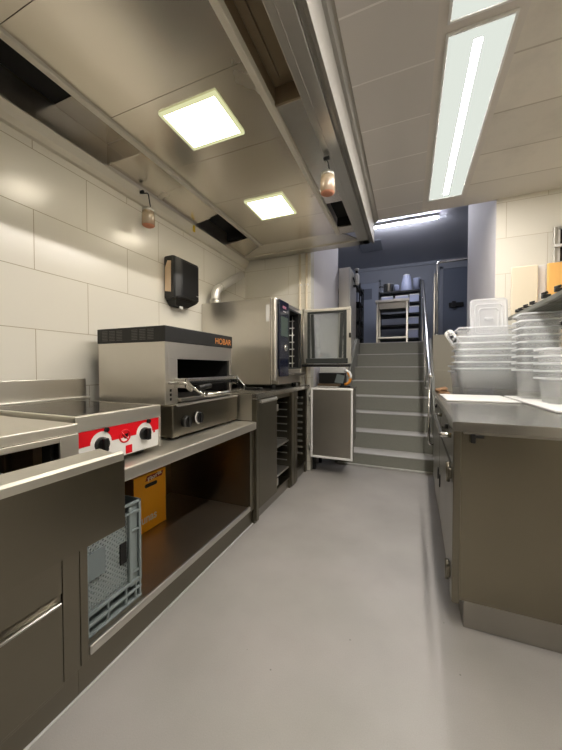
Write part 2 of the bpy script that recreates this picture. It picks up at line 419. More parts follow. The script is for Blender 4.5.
# ------------------------------------------------------------------ extractor hood
hd = thing('extractor_hood', 'large stainless steel extractor hood with two square lamps over the left worktops', 'hood', (-1.1, 1.4, 2.46))
Y0, Y1 = -1.2, 3.36
rim = M()
rim.box(-.49, -.385, Y0, Y1, 2.46, 2.50, .004)
rim.box(-.455, -.45, Y0, Y1, 2.456, 2.462, 0)
rim.box(-1.865, -.385, 3.243, Y1, 2.46, 2.50, .004)
part('rim', rim, ST_Y, hd)
part('wall_gutter', M().prism([(-1.868, 2.385), (-1.868, 2.46), (-1.80, 2.46), (-1.797, 2.452), (-1.82, 2.41), (-1.845, 2.388)], 1, Y0, Y1), HOODW, hd)
part('shadow_gap', M().box(-.385, -.362, Y0, Y1, 2.478, 2.50, 0), ST_DARK, hd)
sk = M().box(-.362, -.342, Y0, Y1, 2.455, 2.698, .003)
sk.prism([(-.342, 2.66), (-.342, 2.698), (-.30, 2.698), (-.31, 2.68), (-.325, 2.665)], 1, Y0, Y1)
part('outer_skirt', sk, SKIRT, hd)
cp = M()
seams = [Y0, .257, .727, 1.215, 1.685, 2.16, 2.63, 3.07]
for a, b in zip(seams, seams[1:]):
    cp.box(-1.50, -.665, a + .0012, b - .0012, 2.505, 2.52, .001)
part('centre_panel', cp, ST_HOOD, hd)
part('panel_edge', M().box(-1.525, -1.488, Y0, 3.07, 2.487, 2.522, .005), HOODW, hd)
part('panel_edge', M().box(-.672, -.640, Y0, 3.07, 2.475, 2.522, .005), HOODW, hd)
# sloped far end
fe = M().plate([(-1.80, 3.243, 2.475), (-.49, 3.243, 2.475), (-.655, 3.07, 2.515), (-1.50, 3.07, 2.515)], (0, .01, .012))
part('end_slope', fe, ST_X, hd)
# left trough
lt = M().box(-1.815, -1.80, Y0, 3.243, 2.46, 2.60, .001)
part('inner_wall', lt, ST_Y, hd)
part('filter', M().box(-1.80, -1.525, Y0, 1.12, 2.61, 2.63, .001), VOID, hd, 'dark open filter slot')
lp = M().box(-1.80, -1.525, 1.12, 1.44, 2.60, 2.63, .001)
lp.box(-1.80, -1.525, 1.44, 1.45, 2.47, 2.6, .001)
part('baffle_plate', lp, ST_HOOD, hd)
for a, b in ((1.45, 1.86), (1.862, 2.34)):
    part('baffle_plate', M().plate([(-1.80, a, 2.48), (-1.80, b, 2.48), (-1.525, b, 2.515), (-1.525, a, 2.515)], (0, 0, .01)), ST_HOOD, hd)
bs = M().plate([(-1.80, 2.86, 2.48), (-1.80, 3.243, 2.478), (-1.525, 3.07, 2.515), (-1.525, 2.86, 2.515)], (0, 0, .01))
part('baffle_plate', bs, ST_HOOD, hd)
part('filter', M().box(-1.80, -1.525, 2.34, 2.86, 2.60, 2.62, .001).box(-1.80, -1.525, 2.33, 2.34, 2.5, 2.62, 0).box(-1.80, -1.525, 2.86, 2.87, 2.52, 2.62, 0), VOID, hd)
part('filter_handle', M().box(-1.78, -1.74, 2.42, 2.46, 2.58, 2.60, .002), BLACK, hd)
# right trough
rt = M().box(-.655, -.64, Y0, 1.47, 2.52, 2.59, .001).box(-.50, -.49, Y0, 1.47, 2.50, 2.59, .001)
rt.box(-.655, -.49, 1.47, 1.48, 2.50, 2.59, .001)
rt.box(-.60, -.593, Y0, 1.42, 2.575, 2.59, .001)
part('inner_wall', rt, ST_OLD, hd, 'grease stained inner wall')
part('baffle_plate', M().box(-.64, -.50, Y0, 1.47, 2.59, 2.60, .001), ST_OLD, hd)
part('filter', M().box(-.56, -.505, Y0, 1.02, 2.578, 2.59, .001), VOID, hd)
for a, b in ((1.48, 2.0), (2.002, 2.49), (2.95, 3.1)):
    part('baffle_plate', M().box(-.64, -.49, a, b, 2.497, 2.51, .001), ST_HOOD, hd)
part('filter', M().box(-.64, -.49, 2.49, 2.95, 2.59, 2.61, .001).box(-.64, -.49, 2.48, 2.49, 2.51, 2.61, 0).box(-.64, -.49, 2.95, 2.96, 2.51, 2.61, 0), VOID, hd)
for (x0, x1, y0, y1) in ((-1.225, -.872, 1.285, 1.575), (-1.235, -.905, 2.215, 2.545)):
    f = M()
    w = .018
    f.box(x0, x0 + w, y0, y1, 2.493, 2.506, .002).box(x1 - w, x1, y0, y1, 2.493, 2.506, .002)
    f.box(x0 + w, x1 - w, y0, y0 + w, 2.493, 2.506, .002).box(x0 + w, x1 - w, y1 - w, y1, 2.493, 2.506, .002)
    fo = part('lamp_frame', f, LIGHT_RIM, hd, 'pale yellow lamp frame')
    part('lamp_diffuser', M().box(x0 + w, x1 - w, y0 + w, y1 - w, 2.497, 2.505, .001), LIGHT_HOOD, fo)
    part('lamp_screw', M().cyl(((x0 + x1) / 2, (y0 + y1) / 2, 2.493), ((x0 + x1) / 2, (y0 + y1) / 2, 2.498), .005), DARKMET, fo)
part('tag', M().box(-1.805, -1.797, 2.30, 2.325, 2.395, 2.455, .001), YTAG, hd, 'small yellow tag')

def sensor_cup(x, y, zt, hx, label, rad=.044, drop=.10):
    t = thing('hanging_cup', label, 'hanging cup', (x, y, zt - drop - .13), 'cups hanging from the hood')
    part('hook', M().tube(arc([(hx, y - .02, 2.452), (hx, y - .02, 2.43), (x, y, 2.435), (x + .01, y + .01, zt - drop + .02)], .015), .004).cyl((hx - .015, y - .02, 2.44), (hx + .02, y - .02, 2.44), .011), DARKMET, t)
    part('cap', M().lathe((x, y, zt - drop), [(.001, .0), (rad * .9, 0), (rad * .95, -.02), (rad * .8, -.022)]), ALU, t)
    part('cup', M().lathe((x, y, zt - drop - .02), [(rad * .93, 0), (rad, -.03), (rad * 1.02, -.095), (rad * .96, -.098), (rad * .95, -.03), (rad * .88, 0)]), CUPM, t)
    part('filter_pad', M().lathe((x, y, zt - drop - .02), [(.001, -.07), (rad * .93, -.07), (rad * .93, -.1), (rad * .6, -.108), (.001, -.11)]), TERRA, t, 'salmon coloured pad')
    return t
sensor_cup(-.47, 1.89, 2.46, -.475, 'translucent cup with salmon bottom hanging under the aisle side of the hood')
sensor_cup(-1.755, 1.735, 2.40, -1.80, 'translucent cup with salmon bottom hanging by the tiled left wall', .044, .08)

# ------------------------------------------------------------------ left run: drawer unit
XF = -1.06
du = thing('drawer_unit', 'steel drawer unit at the near left, its top drawer pulled out', 'drawer unit', (-1.45, .2, 0))
UA, UB = -.55, .718
b = M()
b.box(-1.84, XF, .660, UB, .115, .945, .003)            # right side
b.box(-1.84, XF, UA, UA + .045, .10, .945, .003)
b.box(-1.84, -1.82, UA + .045, .66, .10, .945, .002)
b.box(-1.82, XF, UA + .045, .66, .10, .125, .002)
b.box(-1.82, XF - .002, UA + .045, .66, .61, .65, .002)
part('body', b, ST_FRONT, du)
part('side_post', M().box(XF, XF + .008, .658, .714, .12, .655, .002), ST_FRONT, du)
part('worktop', M().box(-1.84, XF + .005, UA, UB + .003, .945, .978, .004), ST_SATIN, du)
part('opening_frame', M().box(XF, XF + .010, .656, UB, .66, .944, .002).box(XF, XF + .010, UA, .656, .925, .944, .002), ST_SATIN, du)
part('plinth', M().box(-1.80, -1.078, UA, .7215, 0, .1145, 0), ST_FRONT, du)
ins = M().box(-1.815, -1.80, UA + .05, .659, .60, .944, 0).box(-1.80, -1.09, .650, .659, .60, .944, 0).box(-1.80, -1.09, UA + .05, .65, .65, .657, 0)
part('liner', ins, VOID, du, 'black interior')  # black sheets stand in for the shade inside the unit
part('rail', M().box(-1.25, -1.13, .62, .648, .66, .93, .003).box(-1.36, -1.30, .625, .648, .66, .93, .003), RIBBON, du)
part('bolt', M().cyl((-1.5, .45, .80), (-1.49, .45, .80), .008), ALU, du)
dr = part('drawer', M().box(-1.70, -.86, .62, .632, .67, .80, .002).box(-1.70, -.86, UA + .08, UA + .092, .67, .80, .002).box(-1.70, -.86, UA + .092, .62, .665, .675, .001), ST_DARK, du, 'open top drawer')
fp = M().prism([(-.868, .655), (-.850, .655), (-.850, .872), (-.850, .872), (-.868, .872)], 1, UA + .02, .73)
part('drawer_front', fp, ST_FRONT, dr)
lip = M().plate([(-.850, UA + .02, .868), (-.850, .70, .868), (-.868, .73, .905), (-.905, .73, .915), (-.905, UA + .02, .915)], (-.012, 0, -.004))
lip = M().prism([(-.851, .855), (-.853, .893), (-.862, .900), (-.925, .908), (-.925, .902), (-.868, .893), (-.868, .855)], 1, UA + .02, .70)
lip.prism([(-.8505, .855), (-.853, .893), (-.862, .900), (-.868, .900), (-.868, .855)], 1, .70, .73)
part('drawer_lip', lip, ALU, dr, 'pale folded grip lip')
d2_ = part('drawer', M().box(XF, XF + .012, UA + .05, .653, .12, .398, .002).box(XF, XF + .012, UA + .05, .653, .428, .606, .002).box(XF, XF + .004, UA + .05, .653, .398, .428, 0), ST_FRONT, du, 'closed lower drawer')
part('handle', M().prism([(XF + .004, .392), (XF + .004, .400), (XF + .020, .404), (XF + .026, .410), (XF + .029, .407), (XF + .022, .396)], 1, UA + .05, .640), ALU, d2_)

# low open base unit and its worktop
ob = thing('open_base_unit', 'low steel base unit with an open niche holding the crates', 'base unit', (-1.45, 1.39, 0))
NA, NB = .722, 2.045
b = M()
b.box(-1.84, XF, NA, .750, .115, .715, .002)
b.box(-1.84, XF, 1.985, NB, .115, .715, .002)
b.box(-1.84, -1.80, .765, 1.985, .115, .715, .002)
part('carcass', b, ST_FRONT, ob)
part('bottom_shelf', M().box(-1.80, -1.075, .752, 1.985, .13, .15, .001), ST_SHELF, ob)
part('shelf_lip', M().box(-1.075, -1.055, .753, 1.982, .125, .160, .006), ALU, ob)
part('front_apron', M().box(-1.80, -1.078, NA, NB, .0, .1145, .002).box(-1.095, -1.065, .766, 1.984, .1145, .13, 0), ST_FRONT, ob)
part('inner_back', M().box(-1.80, -1.795, .752, 1.985, .15, .715, 0), steel('dark_inner_steel', (160, 140, 114), .42, (60, 1, 60), dirt=.3), ob)
lw = thing('worktop', 'low steel worktop carrying the red fronted cooker and the grill', 'worktop', (-1.45, 1.39, .715))
part('slab', M().box(-1.862, -1.038, NA + .001, NB, .716, .77, .006), ST_SATIN, lw)
bsp = thing('backsplash', 'steel upstand along the tiled wall behind the cooker', 'backsplash', (-1.85, .4, .98))
part('panel', M().box(-1.867, -1.843, -.55, 1.31, .99, 1.105, .003), ST_Y, bsp)
part('ledge', M().box(-1.867, -1.80, -.55, 1.31, .982, .999, .004), ALU, bsp)

# red fronted cooker
ck = thing('tabletop_cooker', 'ceramic cooker with red and white control panel on the low worktop', 'cooker', (-1.4, .96, .77))
KX, KA, KB = -1.12, .752, 1.172
part('body', M().box(-1.74, KX - .012, KA, KB, .792, .962, .003).box(KX - .012, KX, KA, KB, .962 - .014, .962, .002), ST_Y, ck)
part('housing_front', M().box(KX - .012, KX + .002, KA, KB, .932, .988, .003).box(KX - .012, KX + .002, KB - .012, KB, .79, .932, .002).box(KX - .012, KX + .002, KA, KA + .01, .79, .932, .002), ST_SATIN, ck)
part('top_frame', M().box(-1.742, KX + .002, KA, KA + .022, .962, .990, .003).box(-1.742, KX + .002, KB - .022, KB, .962, .990, .003).box(KX - .03, KX + .002, KA + .022, KB - .022, .962, .990, .003).box(-1.742, -1.72, KA + .022, KB - .022, .962, .990, .003), ST_SATIN, ck)
part('glass_top', M().box(-1.72, KX - .03, KA + .022, KB - .022, .966, .991, .001), CERAN, ck, 'black ceramic glass top')
pn = part('control_panel', M().box(KX - .012, KX - .004, KA + .01, KB - .012, .797, .932, 0), WHITE, ck, 'white lower control panel')
KS = [.858, 1.075]; kz = .868
arcs = M()
# red upper band with a round white bay over each knob
pl = [(KA + .01, .930), (KA + .01, .872)]
yl = KA + .01
for ky in KS:
    for k in range(13):
        a = PI - PI * k / 12
        pl.append((ky + .047 * math.cos(a), kz + .004 + .047 * math.sin(a)))
pl += [(KB - .012, .872), (KB - .012, .930)]
arcs.prism(pl, 0, KX - .0042, KX - .0025)
part('red_band', arcs, RED, pn, 'red band')
part('red_block', M().box(KX - .0042, KX - .0025, .972, 1.005, .800, .835, 0), RED, pn)
part('red_mark', M().box(KX - .0042, KX - .0025, 1.128, 1.138, .862, .872, 0), RED, pn)
part('red_mark', M().box(KX - .0042, KX - .0025, .776, .79, .805, .815, 0), RED, pn)
part('warning_sign', M().torus_x((KX - .003, .968, .878), .026, .0035).tube([(KX - .003, .95, .897), (KX - .003, .986, .859)], .003), RED, pn, 'round red prohibition sign')
part('warning_disc', M().cyl((KX - .004, .968, .878), (KX - .0032, .968, .878), .026), WHITE, pn)
part('pan_symbol', M().prism([(.952, .886), (.986, .888), (.980, .868), (.968, .866)], 0, KX - .0032, KX - .002), BLACK, pn)
for ky in KS:
    kn = part('knob', M().cyl((KX - .004, ky, kz), (KX + .012, ky, kz), .029, .027).box(KX + .010, KX + .03, ky - .010, ky + .010, kz - .026, kz + .026, .004), BLACK, pn)
    part('indicator', M().cyl((KX - .004, ky + .02, .922), (KX + .008, ky + .02, .922), .009), BLACK, pn)
for fx in (-1.2, -1.68):
    for fy in (KA + .06, KB - .06):
        part('foot', M().cyl((fx, fy, .7705), (fx, fy, .793), .022), BLACK, ck)

# grill (salamander)
sg = thing('salamander_grill', 'steel salamander grill with black vented top and two knobs', 'grill', (-1.5, 1.68, .77))
GA, GB, GF, GK = 1.334, 2.025, -1.24, -1.762
b = M()
b.box(GK, GF, GA, GA + .03, .965, 1.318, .003)
b.box(GK, GF, GB - .03, GB, .965, 1.318, .003)
b.box(GK, GK + .02, GA + .03, GB - .03, .965, 1.318, .002)
b.box(GF - .03, GF, GA + .03, GB - .03, 1.222, 1.318, .002)
b.box(GF - .012, GF, GA + .03, GA + .10, .965, 1.222, .002)
part('housing', b, ST_Z, sg)
tb = part('top_cover', M().box(GK - .004, GF + .006, GA - .004, GB + .004, 1.316, 1.404, .004), BLACKM, sg, 'matt black top band')
vs = M(); vs2 = M()
for r in range(7):
    for c in range(7):
        x = -1.72 + c * .06
        if c == 3: continue
        (vs if c < 3 else vs2).box(x, x + .045, GA - .0065, GA - .003, 1.331 + r * .009, 1.3345 + r * .009, 0)
LOUV = plain('grey_louver', (96, 94, 90), .5)
part('vent_louver', vs, LOUV, tb); part('vent_louver', vs2, LOUV, tb)
text_part('logo', 'HOBAR', .058, ORTXT, tb, face_x(GF + .0066, 1.905, 1.354), width=.20)
part('cavity', M().box(GK + .02, GK + .03, GA + .03, GB - .03, .965, 1.318, 0).box(GK + .03, GF - .03, GA + .03, GB - .03, 1.29, 1.31, 0).box(GK + .03, GF - .02, GA + .03, GA + .035, .965, 1.3, 0).box(GK + .03, GF - .02, GB - .035, GB - .03, .965, 1.3, 0).box(GK + .03, GF - .005, GA + .035, GB - .035, .966, .972, 0), VOID, sg, 'black grill cavity')
bb = part('base', M().box(GK, -1.19, GA + .0, 2.03, .785, .965, .006), ST_FRONT, sg)
part('base_lip', M().box(-1.20, -1.178, GA + .03, 2.02, .955, .968, .004), ALU, bb)
part('drip_tray', M().box(-1.70, -1.215, GA + .10, GB - .05, .972, .995, .004), ST_DARK, sg)
gr = M()
for k in range(16):
    y = GA + .12 + k * .033
    gr.cyl((-1.66, y, 1.075), (-1.19, y, 1.075), .004, seg=6)
gr.cyl((-1.66, GA + .11, 1.075), (-1.66, GB - .05, 1.075), .006).cyl((-1.19, GA + .08, 1.075), (-1.19, GB - .02, 1.075), .007)
part('grid', gr, DARKMET, sg)
hb = M()
hb.tube(arc([(-1.24, 1.36, 1.085), (-1.16, 1.40, 1.085), (-1.13, 1.42, 1.065), (-1.085, 1.46, 1.02), (-1.085, 1.50, 1.01)], .02), .008)
hb.cyl((-1.085, 1.47, 1.012), (-1.085, 1.93, 1.015), .0105)
hb.box(-1.24, -1.13, 1.928, 1.94, 1.06, 1.115, .004)
hb.plate([(-1.15, 1.93, 1.115), (-1.08, 1.93, 1.045), (-1.08, 1.93, 1.005), (-1.15, 1.93, 1.06)], (0, .012, 0))
hb.box(-1.24, -1.15, 1.40, 1.412, 1.055, 1.11, .004)
hb.plate([(-1.16, 1.40, 1.112), (-1.105, 1.40, 1.06), (-1.12, 1.40, 1.035), (-1.16, 1.40, 1.06)], (0, .012, 0))
hb.box(-1.20, -1.15, 1.412, 1.928, 1.09, 1.112, .004)
hnd = part('grid_handle', hb, CHROME, sg)
part('grip', M().cyl((-1.10, 1.44, 1.055), (-1.12, 1.58, 1.062), .015), BLACK, hnd)
part('grip_pivot', M().cyl((-1.09, 1.475, 1.02), (-1.07, 1.475, 1.02), .014), CHROME, hnd)
part('ratchet_slot', M().box(GF - .002, GF + .001, GA + .035, GA + .05, .985, 1.0, .001).box(GF - .002, GF + .001, GA + .035, GA + .05, 1.01, 1.025, .001).box(GF - .002, GF + .001, GA + .035, GA + .05, 1.035, 1.05, .001), BLACK, sg)
k1 = part('knob', M().cyl((-1.19, 1.436, .862), (-1.162, 1.436, .862), .036, .031).box(-1.168, -1.150, 1.427, 1.445, .832, .892, .005), BLACK, bb)
k2 = part('knob', M().cyl((-1.19, 1.545, .870), (-1.162, 1.545, .870), .036, .031).box(-1.168, -1.150, 1.536, 1.554, .840, .900, .005), BLACK, bb)
cr = M()
cr.tube([(-1.172, 1.545 + .037 * math.cos(a), .870 + .037 * math.sin(a)) for a in [PI * (.62 + .86 * k / 12) for k in range(13)]], .004)
part('crescent_mark', cr, WHITE, k2, 'white crescent on the knob rim')
for fx in (-1.23, -1.70):
    for fy in (GA + .06, 1.96):
        part('foot', M().cyl((fx, fy, .7705), (fx, fy, .786), .02), BLACK, sg)

# crates in the niche
ct = thing('plastic_crate', 'grey ventilated plastic crate standing in the niche at the front', 'crate', (-1.3, .91, .15))
CA, CB, CF, CB2, z0, z1 = .772, 1.030, -1.10, -1.50, .1505, .588
def in_crate(p): return p
fr = M()
# right double rail
fr.box(CF - .012, CF, CB - .012, CB, z0 + .085, z1, .003).box(CF - .016, CF - .002, CB - .062, CB - .048, z0 + .085, z1 - .02, .003)
# bottom double rail
fr.box(CF - .012, CF, CA, CB, z0, z0 + .010, .003).box(CF - .012, CF, CA, CB - .0, z0 + .042, z0 + .052, .003).box(CF - .014, CF, CA, CB - .0, z0 + .080, z0 + .092, .003)
fr.box(CF - .012, CF, CA, CA + .010, z0, z1, .003)
fr.box(CF - .012, CF, CA, CB, z1 - .012, z1, .003).box(CF - .012, CF, CA, CB, z1 - .05, z1 - .042, .003)
for y in (.86, .945, .995, CB - .012):
    fr.box(CF - .010, CF - .001, y, y + .008, z0, z0 + .09, .002)
for z in (.22, .27, .455, .53):
    fr.box(CF - .012, CF - .003, CB - .060, CB, z, z + .009, .002)
part('front_frame', fr, GREYP, ct)
part('side_wall', M().box(CB2, CF - .012, CB - .006, CB, z0, z1, .001).box(CB2, CF - .012, CA, CA + .005, z0, z1, .001).box(CB2, CF - .012, CA, CB, z0, z0 + .005, .001).box(CB2, CB2 + .005, CA, CB, z0, z1, .001).box(CF - .02, CF - .013, CB - .06, CB - .012, z0 + .09, z1 - .01, .001), GREYP, ct)
la = M()
ya, yb, za, zb = CA + .01, CB - .055, z0 + .085, z1 - .045
def diag(sgn):
    st_ = .021; span = (zb - za) + (yb - ya); n = int(span / st_) + 1
    for k in range(n):
        if sgn > 0: c = ya - (zb - za) + k * st_; f = lambda y: za + (y - c)
        else: c = ya + k * st_; f = lambda y: za + (c - y)
        y_lo, y_hi = (max(ya, c), min(yb, c + zb - za)) if sgn > 0 else (max(ya, c - (zb - za)), min(yb, c))
        if y_hi - y_lo < .006: continue
        w = .0046
        p, q = (y_lo, f(y_lo)), (y_hi, f(y_hi))
        la.plate([(CF - .022, p[0] - w, p[1]), (CF - .022, p[0] + w, p[1]), (CF - .022, q[0] + w, q[1]), (CF - .022, q[0] - w, q[1])], (-.004, 0, 0))
diag(1); diag(-1)
part('mesh_panel', la, plain('light_grey_lattice', (158, 168, 168), .5), ct, 'grey lattice panel')
part('label_plate', M().box(CF - .02, CF - .012, CA + .012, .862, .355, .46, .004), GREYL, ct, 'blank grey label plate')
part('handle_hole', M().box(CF - .021, CF - .014, CB - .098, CB - .066, .335, .425, .003), VOID, ct)  # black block painted as the shade of a hole

yb_ = thing('orange_carton', 'bright orange cardboard carton with a hand hole behind the grey crate', 'carton', (-1.62, 1.48, .15))
part('box', M().box(-1.74, -1.50, 1.352, 1.612, .1505, .507, .003), YELLOW, yb_)
part('shadow_side', M().box(-1.74, -1.502, 1.349, 1.352, .152, .505, .001), YSIDE, yb_, 'shadow side, its shade painted brown')  # shadow side of the carton, shade put into its colour
hh = M().prism([(1.445 + .012 * math.cos(a), .435 + .012 * math.sin(a)) for a in [PI / 2 + PI * k / 8 for k in range(9)]] + [(1.522 + .012 * math.cos(a), .435 + .012 * math.sin(a)) for a in [-PI / 2 + PI * k / 8 for k in range(9)]], 0, -1.502, -1.4988)
part('hand_hole', hh, VOID, yb_, 'black hand hole')  # black patch for the shade in the cut-out
part('print_band', M().plate([(-1.4995, 1.437, .465), (-1.4995, 1.575, .465), (-1.4995, 1.590, .495), (-1.4995, 1.452, .495)], (.0004, 0, 0)), REDTXT, yb_, 'dark red logo band')
text_part('logo', 'Floria', .034, WHTXT, yb_, face_x(-1.4988, 1.513, .480) @ Matrix.Rotation(.2, 4, 'Z'), width=.115, bold=.0008)
text_part('print', 'sunas', .075, WHTXT, yb_, face_x(-1.4988, 1.452, .232), width=.15, bold=.0016)

# ------------------------------------------------------------------ tall run
TX = -1.04
tc = thing('base_cabinet', 'tall steel cabinet below the oven with a closed door and an open rack bay', 'cabinet', (-1.45, 2.4, 0))
b = M()
b.box(-1.84, TX - .02, 2.05, 2.075, .0, .935, .002)
b.box(-1.84, TX - .02, 2.435, 2.455, .11, .935, .002)
b.box(-1.84, TX - .02, 2.80, 2.872, .0, .935, .002)
b.box(-1.84, -1.82, 2.075, 2.80, .11, .935, .001)
b.box(-1.82, TX - .02, 2.075, 2.80, .09, .11, .001)
b.box(TX - .06, TX - .02, 2.075, 2.80, .90, .935, .002)
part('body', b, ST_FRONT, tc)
part('plinth', M().box(-1.80, -1.08, 2.076, 2.80, 0, .09, .001), ST_DARK, tc)
part('corner_post', M().box(TX - .02, TX, 2.05, 2.085, .02, .935, .003), ST_FRONT, tc)
part('corner_post', M().box(TX - .02, TX, 2.80, 2.872, .02, .935, .003), ST_FRONT, tc)
dd = part('door', M().box(TX - .02, TX, 2.09, 2.435, .10, .925, .004), ST_FRONT, tc)
part('handle', M().prism([(TX, .905), (TX, .928), (TX + .014, .925), (TX + .022, .912), (TX + .018, .900), (TX + .010, .908)], 1, 2.10, 2.40), ALU, dd)
part('hinge', M().box(TX, TX + .006, 2.425, 2.452, .80, .86, .002).box(TX, TX + .006, 2.425, 2.452, .16, .22, .002), ALU, tc)
sh = M()
for z in (.46, .20):
    sh.box(-1.80, -1.07, 2.46, 2.795, z, z + .015, .002)
part('shelf', sh, ALU, tc)
part('liner', M().box(-1.81, -1.80, 2.456, 2.80, .12, .93, 0), ST_DARK, tc)
rr = M()
for k in range(9):
    z = .27 + k * .07
    rr.box(-1.7, -1.09, 2.788, 2.80, z, z + .008, .001)
part('runner', rr, ALU, tc)

tr = thing('tray_cabinet', 'steel tray rack cabinet with its door swung open towards the stairs', 'cabinet', (-1.45, 3.1, 0))
b = M()
b.box(-1.84, TX - .02, 2.878, 2.95, .0, .935, .002)
b.box(-1.84, TX - .02, 3.30, 3.345, .0, .935, .002)
b.box(-1.84, -1.82, 2.95, 3.30, .0, .935, .001)
b.box(-1.82, TX - .02, 2.95, 3.30, .10, .13, .001)
part('body', b, ST_FRONT, tr)
part('plinth', M().box(-1.80, -1.08, 2.95, 3.30, 0, .10, .001), ST_DARK, tr)
part('front_post', M().box(TX - .02, TX, 2.878, 2.962, .02, .935, .003), ST_FRONT, tr)
part('catch', M().cyl((TX, 2.93, .87), (TX + .014, 2.93, .87), .012), CHROME, tr)
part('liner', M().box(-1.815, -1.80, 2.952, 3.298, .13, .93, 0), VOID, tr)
rl = M()
for k in range(10):
    z = .2 + k * .07
    rl.box(-1.7, -1.10, 3.285, 3.30, z, z + .02, .002)
part('runner', rl, ALU, tr)
part('rack_post', M().box(-1.12, -1.09, 3.05, 3.08, .13, .92, .003).box(-1.20, -1.18, 3.14, 3.16, .13, .92, .003), ALU, tr)
DY = 3.322
od = part('door', M().box(-1.005, -.535, DY - .022, DY + .020, .178, .955, .004), ST_DARK, tr, 'door standing open, inner side showing')
gk = M()
gk.box(-1.0, -.980, DY - .034, DY - .022, .182, .951, .004).box(-.562, -.540, DY - .034, DY - .022, .182, .951, .004)
gk.box(-.98, -.562, DY - .034, DY - .022, .929, .951, .004).box(-.98, -.562, DY - .034, DY - .022, .182, .205, .004)
part('gasket_frame', gk, WHITEP, od, 'pale rim around the inner side')
part('hinge', M().cyl((-1.02, DY, .25), (-1.02, DY, .33), .012).cyl((-1.02, DY, .80), (-1.02, DY, .88), .012), ALU, od)

hw = thing('worktop', 'tall steel worktop under the combi oven beside the end wall', 'worktop', (-1.45, 2.7, .936))
part('slab', M().box(-1.862, -1.036, 2.05, 3.372, .9365, .98, .006), ST_TOP, hw)
part('side_apron', M().box(-1.84, -1.08, 2.0465, 2.0495, .775, .975, .001), ST_Y, hw)

# combi oven
ov = thing('combi_oven', 'steel combi oven with open glass door on the tall worktop', 'oven', (-1.45, 2.88, .98))
OF, OA, OB, OK_, OZ0, OZ1 = -1.08, 2.503, 3.205, -1.866, 1.02, 1.79
b = M()
b.box(OK_, OF - .045, OA, OA + .012, OZ0, OZ1, .003)
b.box(OF - .05, OF, OA, OA + .055, OZ0 + .03, OZ1, .014)
b.box(OK_, OK_ + .012, OA + .0125, OB - .0355, OZ0 + .141, OZ1 - .046, .0)
b.box(OK_, OF, OB - .035, OB, OZ0, OZ1, .004)
b.box(OK_, OF - .0955, OA + .0125, OB - .036, OZ1 - .045, OZ1 - .001, .0).box(OF - .095, OF - .005, OA + .0555, OB - .036, OZ1 - .045, OZ1 - .001, 0)
b.box(OK_, OF - .0955, OA + .0125, OB - .036, OZ0 + .001, OZ0 + .14, .0).box(OF - .095, OF - .005, OA + .0555, OB - .036, OZ0 + .001, OZ0 + .14, 0)
part('body', b, ST_X, ov)
part('side_seam', M().box(OF - .053, OF - .050, OA - .0015, OA, OZ0, OZ1 - .003, 0), DARKMET, ov)
cpn = part('control_panel', M().box(OF, OF + .012, OA + .058, OA + .285, OZ0 + .07, OZ1 - .005, .004).box(OF - .1, OF, OA + .058, OA + .285, OZ0 + .14, OZ1 - .046, .001), NAVY, ov, 'dark navy control panel')
part('screen', M().box(OF + .012, OF + .0135, OA + .085, OA + .26, 1.46, 1.64, .002), SCREEN, cpn)
part('dial', M().cyl((OF + .012, OA + .172, 1.355), (OF + .035, OA + .172, 1.355), .032, .028), CHROME, cpn)
text_part('logo', 'unox', .05, PINK, cpn, face_x(OF + .0128, OA + .172, 1.73), width=.09)
part('small_print', M().box(OF + .012, OF + .0128, OA + .14, OA + .205, 1.685, 1.692, 0), WHITE, cpn)
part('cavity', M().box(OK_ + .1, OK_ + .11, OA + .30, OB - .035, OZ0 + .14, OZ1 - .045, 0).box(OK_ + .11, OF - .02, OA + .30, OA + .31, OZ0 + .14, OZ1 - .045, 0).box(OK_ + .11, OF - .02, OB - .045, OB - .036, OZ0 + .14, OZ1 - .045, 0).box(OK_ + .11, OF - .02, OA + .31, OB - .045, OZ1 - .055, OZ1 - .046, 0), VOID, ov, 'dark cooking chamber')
rk = M()
for yy in (OA + .335, OB - .07):
    for xx in (-1.16, -1.35, -1.55):
        rk.cyl((xx, yy, OZ0 + .15), (xx, yy, OZ1 - .07), .006, seg=8)
    for k in range(7):
        rk.cyl((-1.6, yy, 1.22 + k * .075), (-1.14, yy, 1.22 + k * .075), .005, seg=6)
part('rack', rk, ALU, ov)
part('chamber_gasket', M().box(OF - .004, OF + .006, OA + .30, OA + .318, OZ0 + .14, OZ1 - .04, .003).box(OF - .004, OF + .006, OB - .05, OB - .034, OZ0 + .14, OZ1 - .04, .003).box(OF - .004, OF + .006, OA + .318, OB - .05, OZ1 - .058, OZ1 - .04, .003).box(OF - .004, OF + .006, OA + .318, OB - .05, OZ0 + .14, OZ0 + .155, .003), RUBBER, ov)
part('drip_channel', M().box(OF, OF + .05, OA + .30, OB - .01, OZ0 + .075, OZ0 + .10, .004), ST_DARK, ov)
part('sticker', M().box(OF - .095, OF - .062, OA - .0012, OA + .0005, 1.58, 1.73, 0), WHITEP, ov, 'white strip sticker')
part('warning_sticker', M().prism([(-1.83, 1.24), (-1.77, 1.24), (-1.77, 1.30), (-1.83, 1.30)], 1, OA - .001, OA + .0005), YTAG, ov, 'small yellow sticker')
for fx in (-1.14, -1.76):
    for fy in (OA + .08, OB - .08):
        part('foot', M().cyl((fx, fy, .9805), (fx, fy, OZ0 + .002), .025), BLACK, ov)
part('vent_cap', M().cyl((-1.62, 2.72, OZ1), (-1.62, 2.72, OZ1 + .02), .045).cyl((-1.45, 2.8, OZ1), (-1.45, 2.8, OZ1 + .018), .05), ALU, ov)
